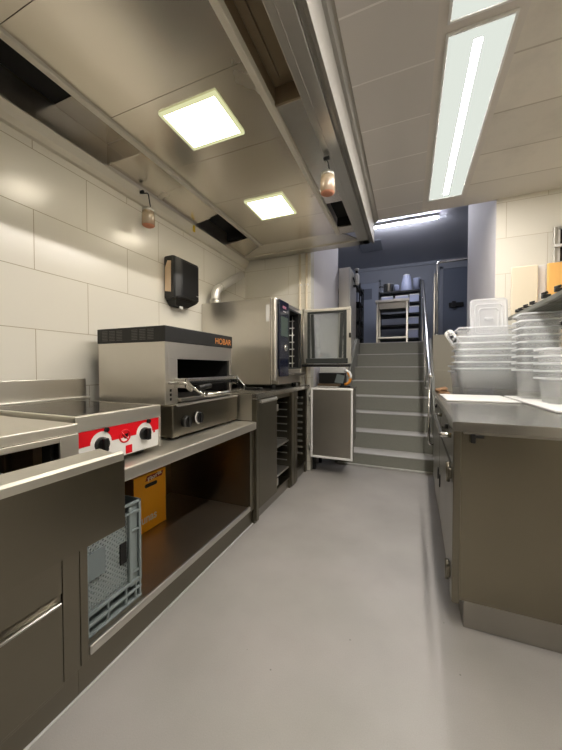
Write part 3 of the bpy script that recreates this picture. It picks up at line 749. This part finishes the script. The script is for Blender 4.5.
fl = part('flue_pipe', M().tube(arc([(-1.765, 2.585, OZ1 - .01), (-1.765, 2.585, 1.93), (-1.765, 3.10, 2.225)], .07), .041, 18), plain('bright_flue_metal', (232, 230, 224), .38, .55), ov, 'bent aluminium flue')
part('flue_collar', M().cyl((-1.765, 2.585, OZ1), (-1.765, 2.585, OZ1 + .05), .055), ALU, fl)
part('flue_clamp', M().cyl((-1.765, 2.66, 1.973), (-1.765, 2.675, 1.982), .046), ALU, fl)
# open glass door
dY = 3.225
df = M()
X0, X1, ZB, ZT = -1.062, -.552, 1.215, 1.798
df.box(X0, X1, dY, dY + .055, ZT - .03, ZT, .005).box(X0, X0 + .05, dY, dY + .055, ZB, ZT - .03, .005).box(X1 - .05, X1, dY, dY + .055, ZB, ZT - .03, .005).box(X0 + .05, X1 - .05, dY, dY + .055, ZB, ZB + .04, .005)
dr_ = part('door', df, ALU, ov, 'glass door standing open')
gs = M()
gs.box(X0 + .045, X1 - .045, dY - .014, dY, ZT - .052, ZT - .030, .004).box(X0 + .045, X0 + .075, dY - .014, dY, ZB + .05, ZT - .052, .004).box(X1 - .075, X1 - .045, dY - .014, dY, ZB + .05, ZT - .052, .004).box(X0 + .03, X1 - .03, dY - .02, dY, ZB + .0, ZB + .055, .004)
part('gasket', gs, RUBBER, dr_)
part('inner_trim', M().prism([(X0 + .095, ZB + .06), (X0 + .125, ZB + .06), (X0 + .11, ZT - .055), (X0 + .08, ZT - .055)], 1, dY - .004, dY + .02), RUBBER, dr_)
part('inner_trim', M().prism([(X1 - .125, ZB + .06), (X1 - .095, ZB + .06), (X1 - .08, ZT - .055), (X1 - .11, ZT - .055)], 1, dY - .004, dY + .02), RUBBER, dr_)

part('glass', M().box(X0 + .05, X1 - .05, dY + .004, dY + .01, ZB + .04, ZT - .03, 0).box(X0 + .05, X1 - .05, dY + .042, dY + .048, ZB + .04, ZT - .03, 0), GLASS, dr_, 'clear double glass')
part('latch', M().box(X1 - .02, X1 + .004, dY - .016, dY, 1.48, 1.53, .004), BLACK, dr_)
part('hinge', M().cyl((X0 - .008, dY + .02, ZB - .02), (X0 - .008, dY + .02, ZT + .01), .014), ALU, dr_)
part('drip_tray', M().box(X0 - .02, X1 - .005, dY - .02, dY + .05, ZB - .035, ZB - .005, .005), BLACK, dr_)
part('lever', M().box(-1.70, -1.50, 2.44, 2.50, .9815, 1.0, .005), BLACK, ov) if False else None
solo('door_handle_bar', M().box(-1.42, -1.22, 2.40, 2.44, .9805, .999, .006).cyl((-1.22, 2.42, .99), (-1.17, 2.42, .99), .008), BLACK, 'short black handled tool lying on the tall worktop beside the grill', 'tool', (-1.3, 2.42, .9805))

# paper towel dispenser
td = thing('towel_dispenser', 'black paper towel dispenser on the tiled wall above the grill', 'dispenser', (-1.80, 2.15, 1.72))
def dsp(x):
    pass
A, Bq = 2.005, 2.315
cov = M().loft([[(-1.868, A, 1.735), (-1.868, Bq, 1.735), (-1.868, Bq, 2.085), (-1.868, A, 2.085)],
                [(-1.80, A, 1.735), (-1.80, Bq, 1.735), (-1.80, Bq, 2.088), (-1.80, A, 2.088)],
                [(-1.755, A - .004, 1.74), (-1.755, Bq - .004, 1.75), (-1.755, Bq - .004, 2.085), (-1.755, A - .004, 2.08)],
                [(-1.735, A + .06, 1.76), (-1.735, Bq - .03, 1.765), (-1.735, Bq - .03, 2.06), (-1.735, A + .06, 2.065)]], smooth=False)
bmesh.ops.bevel(cov.bm, geom=list(cov.bm.edges), offset=.008, segments=2, affect='EDGES')
part('cover', cov, BLACK, td)
part('side_window', M().prism([(-1.855, 1.80), (-1.795, 1.79), (-1.790, 2.04), (-1.825, 2.045), (-1.853, 1.99)], 1, A - .0045, A - .001), PAPER, td, 'window showing brown paper')
part('chin', M().loft([[(-1.868, A + .02, 1.735), (-1.868, Bq - .03, 1.735), (-1.76, Bq - .03, 1.735), (-1.76, A + .02, 1.735)],
                       [(-1.866, A + .06, 1.690), (-1.866, Bq - .10, 1.690), (-1.80, Bq - .10, 1.690), (-1.80, A + .06, 1.690)]], smooth=False), BLACKM, td)
part('paper_end', M().box(-1.80, -1.797, 2.11, 2.15, 1.67, 1.70, 0), WHITEP, td)
part('emblem', M().box(-1.7352, -1.733, 2.255, 2.285, 1.795, 1.803, 0), ALU, td)

# thin pipes on the end wall
for i, (px, lab) in enumerate(((-1.155, 'left one of two thin cream pipes running up the end wall'), (-1.075, 'right one of two thin cream pipes at the corner of the end wall'))):
    p = thing('wall_pipe', lab, 'pipe', (px, 3.362, .98), 'pipes on the end wall')
    part('pipe', M().cyl((px, 3.362, .985), (px, 3.362, 2.455), .013), CREAM, p)
    for z in (1.4, 2.1):
        part('clip', M().box(px - .02, px + .02, 3.352, 3.379, z, z + .02, .003), WHITEP, p)

# side ledge by the stairs and its contents
lg = thing('side_cabinet', 'dark steel wall cabinet beside the foot of the stairs behind the open doors', 'cabinet', (-.8, 3.58, 0))
part('body', M().box(-1.025, -.575, 3.42, 3.75, .32, .925, .004), ST_DARK, lg)
part('top', M().box(-1.028, -.570, 3.41, 3.752, .925, .95, .004), ST_TOP, lg)
part('leg', M().box(-1.02, -.985, 3.70, 3.74, 0, .32, .002), BLACK, lg)
part('leg', M().box(-1.02, -.985, 3.43, 3.47, 0, .32, .002), BLACK, lg)
solo('white_box', M().box(-.98, -.70, 3.60, 3.74, 1.11, 1.175, .006), WHITEP, 'white flat box on top of the dark device on the side cabinet', 'box', (-.84, 3.67, 1.11))
dv = thing('dark_device', 'dark machine with a grey lid under the white box on the side cabinet', 'machine', (-.84, 3.66, .95))
part('case', M().box(-.99, -.69, 3.58, 3.745, .9505, 1.109, .008), BLACKM, dv)
part('lid', M().plate([(-.80, 3.572, 1.0), (-.70, 3.572, .99), (-.68, 3.572, 1.08), (-.77, 3.572, 1.10)], (0, .007, 0)), GREYP, dv, 'grey flap')
tg = thing('orange_tongs', 'orange handled tool hooped beside the dark machine on the side cabinet', 'tool', (-.63, 3.55, .95))
part('handle', M().tube(arc([(-.68, 3.56, .975), (-.625, 3.56, 1.0), (-.61, 3.56, 1.06), (-.64, 3.56, 1.12)], .03), .016), ORANGE, tg)
part('cap', M().tube(arc([(-.615, 3.56, 1.05), (-.61, 3.56, 1.09), (-.64, 3.56, 1.13), (-.68, 3.56, 1.14)], .03), .017), WHITEP, tg, 'white end')
part('stand', M().box(-.70, -.61, 3.53, 3.59, .9505, .966, .004), BLACK, tg)
ty_ = thing('shallow_tray', 'shallow brown tray on a white base at the front of the side cabinet top', 'tray', (-.85, 3.48, .95))
part('base', M().box(-.98, -.73, 3.43, 3.52, .9505, .962, .004), WHITEP, ty_, 'white base')
part('tray', M().box(-.97, -.72, 3.45, 3.54, .9625, .99, .004), RIBBON, ty_)

# tall steel cabinet behind the oven door
ts = thing('steel_locker', 'tall narrow steel locker at the left of the stairs', 'locker', (-.92, 5.1, 0))
part('body', M().box(-1.025, -.845, 4.84, 5.42, 0, 2.72, .006), ST_SATIN, ts)
part('front_trim', M().box(-.87, -.843, 4.828, 4.838, 1.0, 2.70, .003), ALU, ts)
part('switch_box', M().box(-.99, -.90, 4.81, 4.84, 1.55, 1.75, .006), WHITEP, ts, 'white switch box')
part('switch', M().box(-.96, -.93, 4.80, 4.81, 1.62, 1.67, .003), BLACK, ts)

# ------------------------------------------------------------------ right side
rc = thing('counter_unit', 'long steel counter on the right of the aisle with a recessed kick', 'counter', (.7, 2.4, 0))
b = M()
b.box(.20, 1.22, 1.555, 1.575, .138, .905, .003)
b.box(.24, 1.22, 3.30, 3.32, .138, .894, .003)
b.prism([(.216, 1.575), (.236, 1.575), (.274, 3.30), (.254, 3.30)], 2, .138, .894)
b.box(1.20, 1.22, 1.575, 3.30, .138, .905, .001)
b.box(.235, 1.20, 1.575, 3.30, .138, .16, .001)
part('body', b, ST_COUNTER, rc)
RK = Matrix.Translation((.185, 1.545, 0)) @ Matrix.Rotation(math.radians(-1.25), 4, 'Z') @ Matrix.Translation((-.185, -1.545, 0))
part('corner_post', M().box(.185, .215, 1.545, 1.62, .125, .893, .004), ST_FRONT, rc)
part('plinth', M().box(.237, 1.18, 1.585, 3.28, 0, .137, .002), ST_DARK, rc)
wt = M().prism([(.178, 1.520), (1.24, 1.520), (1.24, 3.375), (.70, 3.375), (.70, 3.545), (.232, 3.545)], 2, .895, .937)
bmesh.ops.bevel(wt.bm, geom=list(wt.bm.edges), offset=.004, segments=2, affect='EDGES')
part('worktop', wt, ST_TOP, rc)
part('under_edge', M().box(.225, 1.22, 1.545, 1.556, .882, .895, .001), ST_DARK, rc)
kit = part('corner_bracket', M().box(.25, .268, 1.538, 1.556, .845, .885, .002).box(.262, .30, 1.54, 1.556, .868, .880, .002), BLACK, rc)
for i, (a, bb_) in enumerate(((1.64, 2.44), (2.46, 3.28))):
    d = part('door', M().box(.187, .214, a, bb_, .150, .700, .004).xf(RK), ST_FRONT, rc)
    part('slot_handle', M().box(.180, .188, bb_ - .10 if i == 0 else a + .05, bb_ - .07 if i == 0 else a + .08, .36, .44, .002).xf(RK), BLACK, d)
    if i == 0:
        for z in (.20, .66):
            part('hinge', M().box(.170, .187, 1.60, 1.66, z, z + .05, .004).cyl((.172, 1.628, z - .02), (.172, 1.628, z + .07), .009).xf(RK), ST_FRONT, d)
    w_ = part('drawer', M().box(.190, .214, a, bb_, .712, .885, .004).xf(RK), ST_FRONT, rc)
    part('lock', M().cyl((.176, (1.9, 2.9)[i], .85), (.190, (1.9, 2.9)[i], .85), .014).xf(RK), BLACK, w_)
rl_ = part('rail', M().tube(arc([(.19, 1.70, .842), (.150, 1.70, .842), (.150, 2.32, .855), (.19, 2.32, .855)], .02), .012).xf(RK), CHROME, rc)
part('knob', M().cyl((.165, 2.25, .775), (.19, 2.25, .775), .018).xf(RK), BLACK, rc)

os_ = thing('overshelf', 'dark wire shelf raised over the right counter', 'shelf', (1.0, 2.4, .937))
b = M()
for k in range(13):
    x = .83 + k * .03
    b.box(x, x + .012, 1.58, 3.27, 1.592, 1.604, .001)
for y in (1.7, 2.1, 2.5, 2.9, 3.2):
    b.box(.82, 1.2, y, y + .012, 1.580, 1.592, .001)
part('slats', b, DARKGRN, os_)
part('deck', M().box(.82, 1.2, 1.57, 3.28, 1.604, 1.609, 0), DARKGRN, os_)
part('front_edge', M().box(.80, .822, 1.56, 3.285, 1.585, 1.614, .003), DARKGRN, os_)
for y in (1.58, 3.25):
    part('upright', M().box(1.19, 1.215, y, y + .025, .938, 1.60, .002), DARKMET, os_)
    part('bracket', M().plate([(1.19, y, 1.56), (1.19, y, 1.48), (.90, y, 1.585), (.95, y, 1.592)], (0, .012, 0)), DARKMET, os_)
for y, s_ in ((3.03, .7), (2.96, .7), (2.84, .75), (2.71, .7), (2.49, 1.15), (2.30, 1.0)):
    c = thing('shelf_clip', 'small black clip on the front edge of the dark overshelf', 'clip', (.80, y, 1.614), 'clips on the overshelf edge')
    part('body', M().box(.785, .83, y - .014 * s_, y + .014 * s_, 1.6145, 1.6145 + .022 * s_, .005), BLACK, c)
    part('lever', M().cyl((.786, y, 1.6145 + .024 * s_), (.815, y, 1.6145 + .034 * s_), .008 * s_), BLACK, c)

def board(name, x0, x1, y0, y1, z1, mat, lab):
    t_ = solo(name, M().box(x0, x1, y0, y1, 1.6095, z1, .008), mat, lab, 'cutting board', ((x0 + x1) / 2, (y0 + y1) / 2, 1.6095), 'cutting boards on the overshelf')
    return t_
board('cutting_board', .80, .985, 3.20, 3.225, 2.025, CREAM, 'cream cutting board leftmost on the overshelf, standing upright')
board('cutting_board', .84, 1.05, 3.235, 3.262, 2.03, WHITEP, 'paler cutting board tucked between the cream one and the orange one')
board('cutting_board', 1.035, 1.195, 3.165, 3.192, 2.02, plain('pale_orange_board', (240, 184, 104), .5), 'orange cutting board standing on the overshelf')
solo('folded_cloth', M().loft([rrect(1.0, 2.35, 1.6095, .12, .16, .03), rrect(1.0, 2.35, 1.64, .13, .17, .03), rrect(1.01, 2.36, 1.665, .08, .10, .02)]), WHITEP, 'crumpled white cloth lying on the overshelf at the right edge', 'cloth', (1.0, 2.35, 1.6095))

# food containers
def container(cx, cy, z, lx, ly, h, label, group, taper=.045, mat=None):
    t_ = thing('food_container', label, 'container', (cx, cy, z), group)
    r = .03
    tx, ty = lx - .035, ly - .035
    bx, by = tx - taper, ty - taper
    th = .004
    m = M()
    m.loft([rrect(cx, cy, z, bx, by, r), rrect(cx, cy, z + h - .05, tx - .02, ty - .02, r), rrect(cx, cy, z + h - .045, tx - .008, ty - .008, r), rrect(cx, cy, z + h - .004, tx, ty, r),
            rrect(cx, cy, z + h - .002, tx - 2 * th, ty - 2 * th, r), rrect(cx, cy, z + h - .045, tx - .008 - 2 * th, ty - .008 - 2 * th, r), rrect(cx, cy, z + th, bx - 2 * th, by - 2 * th, r)])
    part('body', m, mat or BOXM, t_)
    m = M()
    m.loft([rrect(cx, cy, z + h - .012, lx, ly, r), rrect(cx, cy, z + h, lx, ly, r), rrect(cx, cy, z + h, tx - th, ty - th, r), rrect(cx, cy, z + h - .003, tx - th, ty - th, r), rrect(cx, cy, z + h - .003, lx - .006, ly - .006, r)], False, False)
    part('rim', m, LIDM, t_)
    return t_
G1 = 'stacked clear containers on the counter'
order = ['lowest', 'second from the bottom', 'third from the bottom', 'fourth from the bottom', 'third from the top, below two more', 'second from the top']
z0_ = .938
for k in range(6):
    jx = (.006, -.004, .0, .004, -.006, .003)[k]
    container(.617 + jx, 3.14, z0_ + .0535 * k, .51, .31, .232, 'wide milky container in the large left stack, ' + order[k], G1, .085)
container(.622, 3.14, z0_ + .0535 * 5 + .08, .475, .30, .225, 'wide milky container topmost of the large left stack, a lid standing in it', G1)
for k in range(2):
    container(.44, 3.42, z0_ + .05 * k, .165, .175, .205, ('small bluish container under another, behind the left stack', 'small bluish container topmost of the pair behind the left stack')[k], 'pair of small containers')
nm = ['lowest', 'second from the bottom', 'third from the bottom', 'fourth from the bottom', 'fifth from the bottom', 'fourth from the top', 'third from the top', 'second from the top', 'topmost']
for k in range(9):
    container(.85, 2.765, .951 + .0495 * k, .257, .23, .208, 'narrow clear container in the tall stack under the shelf, ' + nm[k], 'narrow containers in the tall stack', .03)
n5 = ['lowest', 'second from the bottom', 'in the middle', 'second from the top', 'topmost']
for k in range(5):
    container(.94, 2.42, .951 + .045 * k, .37, .24, .16, 'clear container in the short stack at the right edge, ' + n5[k], 'containers in the short right stack', .04)
def lid(name, label, w, h, mtx, loc, group=None, mat=LIDM):
    t_ = thing(name, label, 'lid', loc, group)
    m = M().loft([rrect(0, 0, -.004, w, h, .03), rrect(0, 0, .004, w, h, .03), rrect(0, 0, .004, w - .03, h - .03, .03), rrect(0, 0, -.002, w - .045, h - .045, .03)], True, True).xf(mtx)
    part('plate', m, mat, t_)
    for k, s_ in enumerate((.72, .52)):
        m = M().tube(rrect(0, 0, .006, w * s_, h * s_, .03) + [rrect(0, 0, .006, w * s_, h * s_, .03)[0]], .005, 6).xf(mtx)
        part('ridge', m, LIDM, t_)
    m = M().box(-w * .12, w * .12, -.012, .012, .004, .02, .004).xf(mtx)
    part('grip', m, LIDM, t_)
    return t_
def place(loc, rx, rz=0, ry=0): return Matrix.Translation(loc) @ Matrix.Rotation(rz, 4, 'Z') @ Matrix.Rotation(ry, 4, 'Y') @ Matrix.Rotation(rx, 4, 'X')
lid('container_lid', 'clear rectangular lid standing upright in the topmost container', .28, .36, place((.63, 3.16, 1.59), math.radians(84), .03), (.63, 3.16, 1.40), 'container lids')
lid('container_lid', 'white lid leaning at the left edge of the topmost container', .075, .18, place((.358, 3.10, 1.42), math.radians(90), 0, math.radians(-32)), (.372, 3.10, 1.35), 'container lids', WHITEP)
solo('plastic_board', M().box(.245, .675, 2.44, 2.95, .9375, .949, .004), WHITEP, 'flat white board on the counter in front of the large left container stack', 'board', (.46, 2.7, .9375), 'white boards on the counter')
solo('plastic_board', M().box(.70, 1.18, 2.0, 2.95, .9375, .950, .004), WHITEP, 'flat white board on the counter under the narrow and short stacks', 'board', (.94, 2.45, .9375), 'white boards on the counter')
cdm = M().plate([(.26, 3.20, .9378), (.34, 3.10, .9378), (.35, 3.52, .9378), (.25, 3.54, .9378)], (0, 0, .012)).plate([(.25, 3.25, .951), (.33, 3.18, .975), (.34, 3.50, .975), (.25, 3.5, .951)], (0, 0, .008))
solo('cardboard_scrap', cdm, CARD, 'brown piece of cardboard on the far end of the right counter', 'cardboard', (.29, 3.15, .9378))

# handrail and guard rail
hr = thing('stair_handrail', 'round steel handrail on three posts at the right of the stairs', 'handrail', (.25, 3.7, 0))
HX = .20
part('rail', M().tube([(HX, 3.46, 1.085), (HX, 3.53, 1.112), (HX, 5.62, 2.575), (HX, 5.70, 2.61)], .021, 14), CHROME, hr)
def rail_z(y): return 1.112 + (y - 3.53) * .70
for y, zb_ in ((3.57, .375), (4.58, .905), (5.52, 1.605)):
    part('post', M().tube(arc([(HX, y, rail_z(y) - .01), (HX, y, zb_), (.262, y, zb_ - .004)], .03), .014, 12), CHROME, hr)
    part('flange', M().cyl((.260, y, zb_ - .005), (.2695, y, zb_ - .005), .026), CHROME, hr)
gd = thing('guard_rail', 'bent steel tube guard rail on the landing edge right of the stairs', 'rail', (.36, 4.9, 1.63))
part('tube', M().tube(arc([(.357, 4.895, 1.631), (.357, 4.895, 2.65), (.845, 4.895, 2.66)], .05), .018, 12), CHROME, gd)
part('side_strip', M().box(.315, .335, 4.885, 4.905, 1.631, 2.50, .003), ST_DARK, gd)
part('base_flange', M().cyl((.357, 4.895, 1.6305), (.357, 4.895, 1.642), .04), CHROME, gd)

# ------------------------------------------------------------------ upper room
tb_ = thing('steel_table', 'steel table with a lower shelf at the top of the stairs', 'table', (-.3, 6.4, 1.6))
part('top', M().box(-.60, .0, 6.15, 6.75, 2.40, 2.45, .006), ST_X, tb_)
part('drawer', M().box(-.54, -.06, 6.20, 6.6, 2.28, 2.40, .004), ST_DARK, tb_)
part('shelf', M().box(-.56, -.04, 6.17, 6.7, 1.72, 1.755, .004), ALU, tb_)
for x in (-.58, -.055):
    for y in (6.17, 6.69):
        part('leg', M().box(x, x + .035, y, y + .035, 1.6005, 2.40, .003), ST_Z, tb_)
sr = thing('shelving_rack', 'dark four tier shelving rack behind the steel table', 'rack', (-.2, 7.1, 1.6))
for k, (z, x0) in enumerate(((2.72, -.60), (2.48, -.60), (2.26, -.58), (2.03, -.58), (1.75, -.58))):
    part('shelf', M().box(x0, .21, 6.86, 7.34, z, z + .035, .003), DARKMET, sr)
for x in (-.60, .19):
    for y in (6.84, 7.33):
        part('post', M().box(x, x + .025, y, y + .025, 1.6005, 2.95 if x > 0 else 2.76, .002), DARKMET, sr)
part('end_rail', M().box(.195, .21, 6.86, 7.33, 2.92, 2.945, .002).box(.195, .21, 6.86, 7.33, 2.82, 2.84, .002), DARKMET, sr)
pb = thing('cooking_pot', 'dark metal pot with side handle on the rack top', 'pot', (-.42, 7.1, 2.755))
part('body', M().lathe((-.42, 7.1, 2.7555), [(.09, 0), (.10, .01), (.10, .20), (.105, .205), (.095, .205), (.092, .015), (.001, .012)]), ST_Z, pb)
part('handle', M().tube(arc([(-.52, 7.1, 2.92), (-.60, 7.08, 2.93), (-.60, 7.08, 2.9)], .02), .012), BLACK, pb)
BLJ = plain('pale_blue_plastic', (170, 178, 206), .4)
solo('plastic_tub', M().lathe((-.25, 7.05, 2.7555), [(.05, 0), (.06, .15), (.064, .16), (.055, .16), (.045, .01), (.001, .01)]), BLJ, 'small pale tub between the pot and the tall jug on the rack top', 'tub', (-.24, 7.05, 2.7555))
jg = thing('plastic_jug', 'tall pale blue jug on the rack top', 'jug', (-.06, 7.08, 2.755))
part('body', M().lathe((-.06, 7.08, 2.7555), [(.10, 0), (.115, .06), (.10, .2), (.07, .34), (.06, .36), (.05, .355), (.06, .33), (.001, .02)]), BLJ, jg)
part('lid', M().lathe((-.06, 7.08, 3.10), [(.062, 0), (.064, .02), (.03, .035), (.001, .036)]), WHITEP, jg)
solo('plastic_beaker', M().lathe((.13, 6.98, 2.7555), [(.055, 0), (.065, .24), (.07, .25), (.06, .25), (.05, .01), (.001, .01)]), BLJ, 'pale upright beaker at the right end of the rack top', 'beaker', (.13, 6.98, 2.7555))
for i, (x0, x1, z, h_, lab) in enumerate(((-.55, -.32, 2.516, .15, 'left pale blue box on the second shelf of the rack'), (-.27, -.02, 2.516, .15, 'middle pale blue box on the second shelf of the rack'), (.0, .18, 2.516, .16, 'right pale blue box on the second shelf of the rack'), (.0, .18, 2.296, .14, 'pale blue box on the third shelf right of the steel table'), (-.03, .17, 2.066, .15, 'pale blue box on the fourth shelf right of the steel table'), (-.02, .17, 1.786, .18, 'pale blue box on the lowest shelf right of the steel table'))):
    bx = thing('storage_box', lab, 'box', ((x0 + x1) / 2, 7.05, z), 'storage boxes on the rack')
    part('tub', M().box(x0, x1, 6.9, 7.25, z, z + h_ - .02, .008), BLJ, bx)
    part('lid', M().box(x0 - .005, x1 + .005, 6.895, 7.255, z + h_ - .02, z + h_, .005), WHITEP, bx)
dk = thing('wall_rack', 'dark rack with shelves on the left of the landing', 'rack', (-1.0, 6.2, 1.61))
for z in (1.75, 2.05, 2.38, 2.66):
    part('shelf', M().box(-1.35, -.85, 5.95, 6.45, z, z + .03, .003), DARKMET, dk)
for x in (-1.35, -.875):
    for y in (5.95, 6.425):
        part('post', M().box(x, x + .025, y, y + .025, 1.6105, 2.75, .002), DARKMET, dk)
part('back_panel', M().box(-1.32, -.88, 6.43, 6.445, 1.65, 2.7, .001), DARKMET, dk)
for i, (z, h_, m_, lab) in enumerate(((1.781, .20, BLACKM, 'dark bin on the lowest shelf of the left rack'), (2.081, .22, BLACKM, 'dark bin on the middle shelf of the left rack'), (2.411, .18, BLUEDOOR, 'bluish bin on the upper shelf of the left rack'))):
    solo('storage_bin', M().box(-1.30, -.89, 5.98, 6.36, z, z + h_, .012), m_, lab, 'bin', (-1.05, 6.17, z), 'bins on the left rack')
bt = thing('spray_bottle', 'white bottle with a black cap in a holder beside the locker', 'bottle', (-.815, 5.16, 2.5))
part('bracket', M().plate([(-.842, 5.05, 2.60), (-.836, 5.05, 2.60), (-.76, 5.20, 2.43), (-.79, 5.20, 2.43)], (0, .02, .03)).box(-.844, -.79, 5.10, 5.2, 2.49, 2.505, .003), BLACK, bt)
part('bottle', M().lathe((-.79, 5.13, 2.506), [(.038, 0), (.042, .02), (.042, .15), (.02, .19), (.001, .19)]), WHITEP, bt)
part('cap', M().lathe((-.79, 5.13, 2.69), [(.022, 0), (.022, .045), (.001, .05)]), BLACK, bt)
part('nozzle', M().lathe((-.79, 5.13, 2.735), [(.03, 0), (.034, .035), (.001, .04)]), WHITEP, bt)

# ------------------------------------------------------------------ camera, world, view
cam = bpy.data.cameras.new('camera'); co = bpy.data.objects.new('camera', cam); C.objects.link(co)
cam.sensor_fit = 'VERTICAL'; cam.sensor_height = 36; cam.lens = 310 / 750 * 36
cam.clip_start = .02; cam.clip_end = 60
co.location = (0, 0, 1.17); co.rotation_euler = (PI / 2 - .0231, 0, .391)
S.camera = co
w = bpy.data.worlds.new('world'); S.world = w; w.use_nodes = True
w.node_tree.nodes['Background'].inputs[0].default_value = (.5, .5, .52, 1)
w.node_tree.nodes['Background'].inputs[1].default_value = .02
S.view_settings.view_transform = 'Standard'
S.view_settings.look = 'None'
S.view_settings.exposure = 1.2
S.view_settings.gamma = 1
S.view_settings.use_curve_mapping = False
S.cycles.max_bounces = 20
S.cycles.diffuse_bounces = 12
S.cycles.glossy_bounces = 5
S.cycles.transparent_max_bounces = 48
S.cycles.caustics_reflective = False
S.cycles.caustics_refractive = False
S.cycles.sample_clamp_indirect = 4
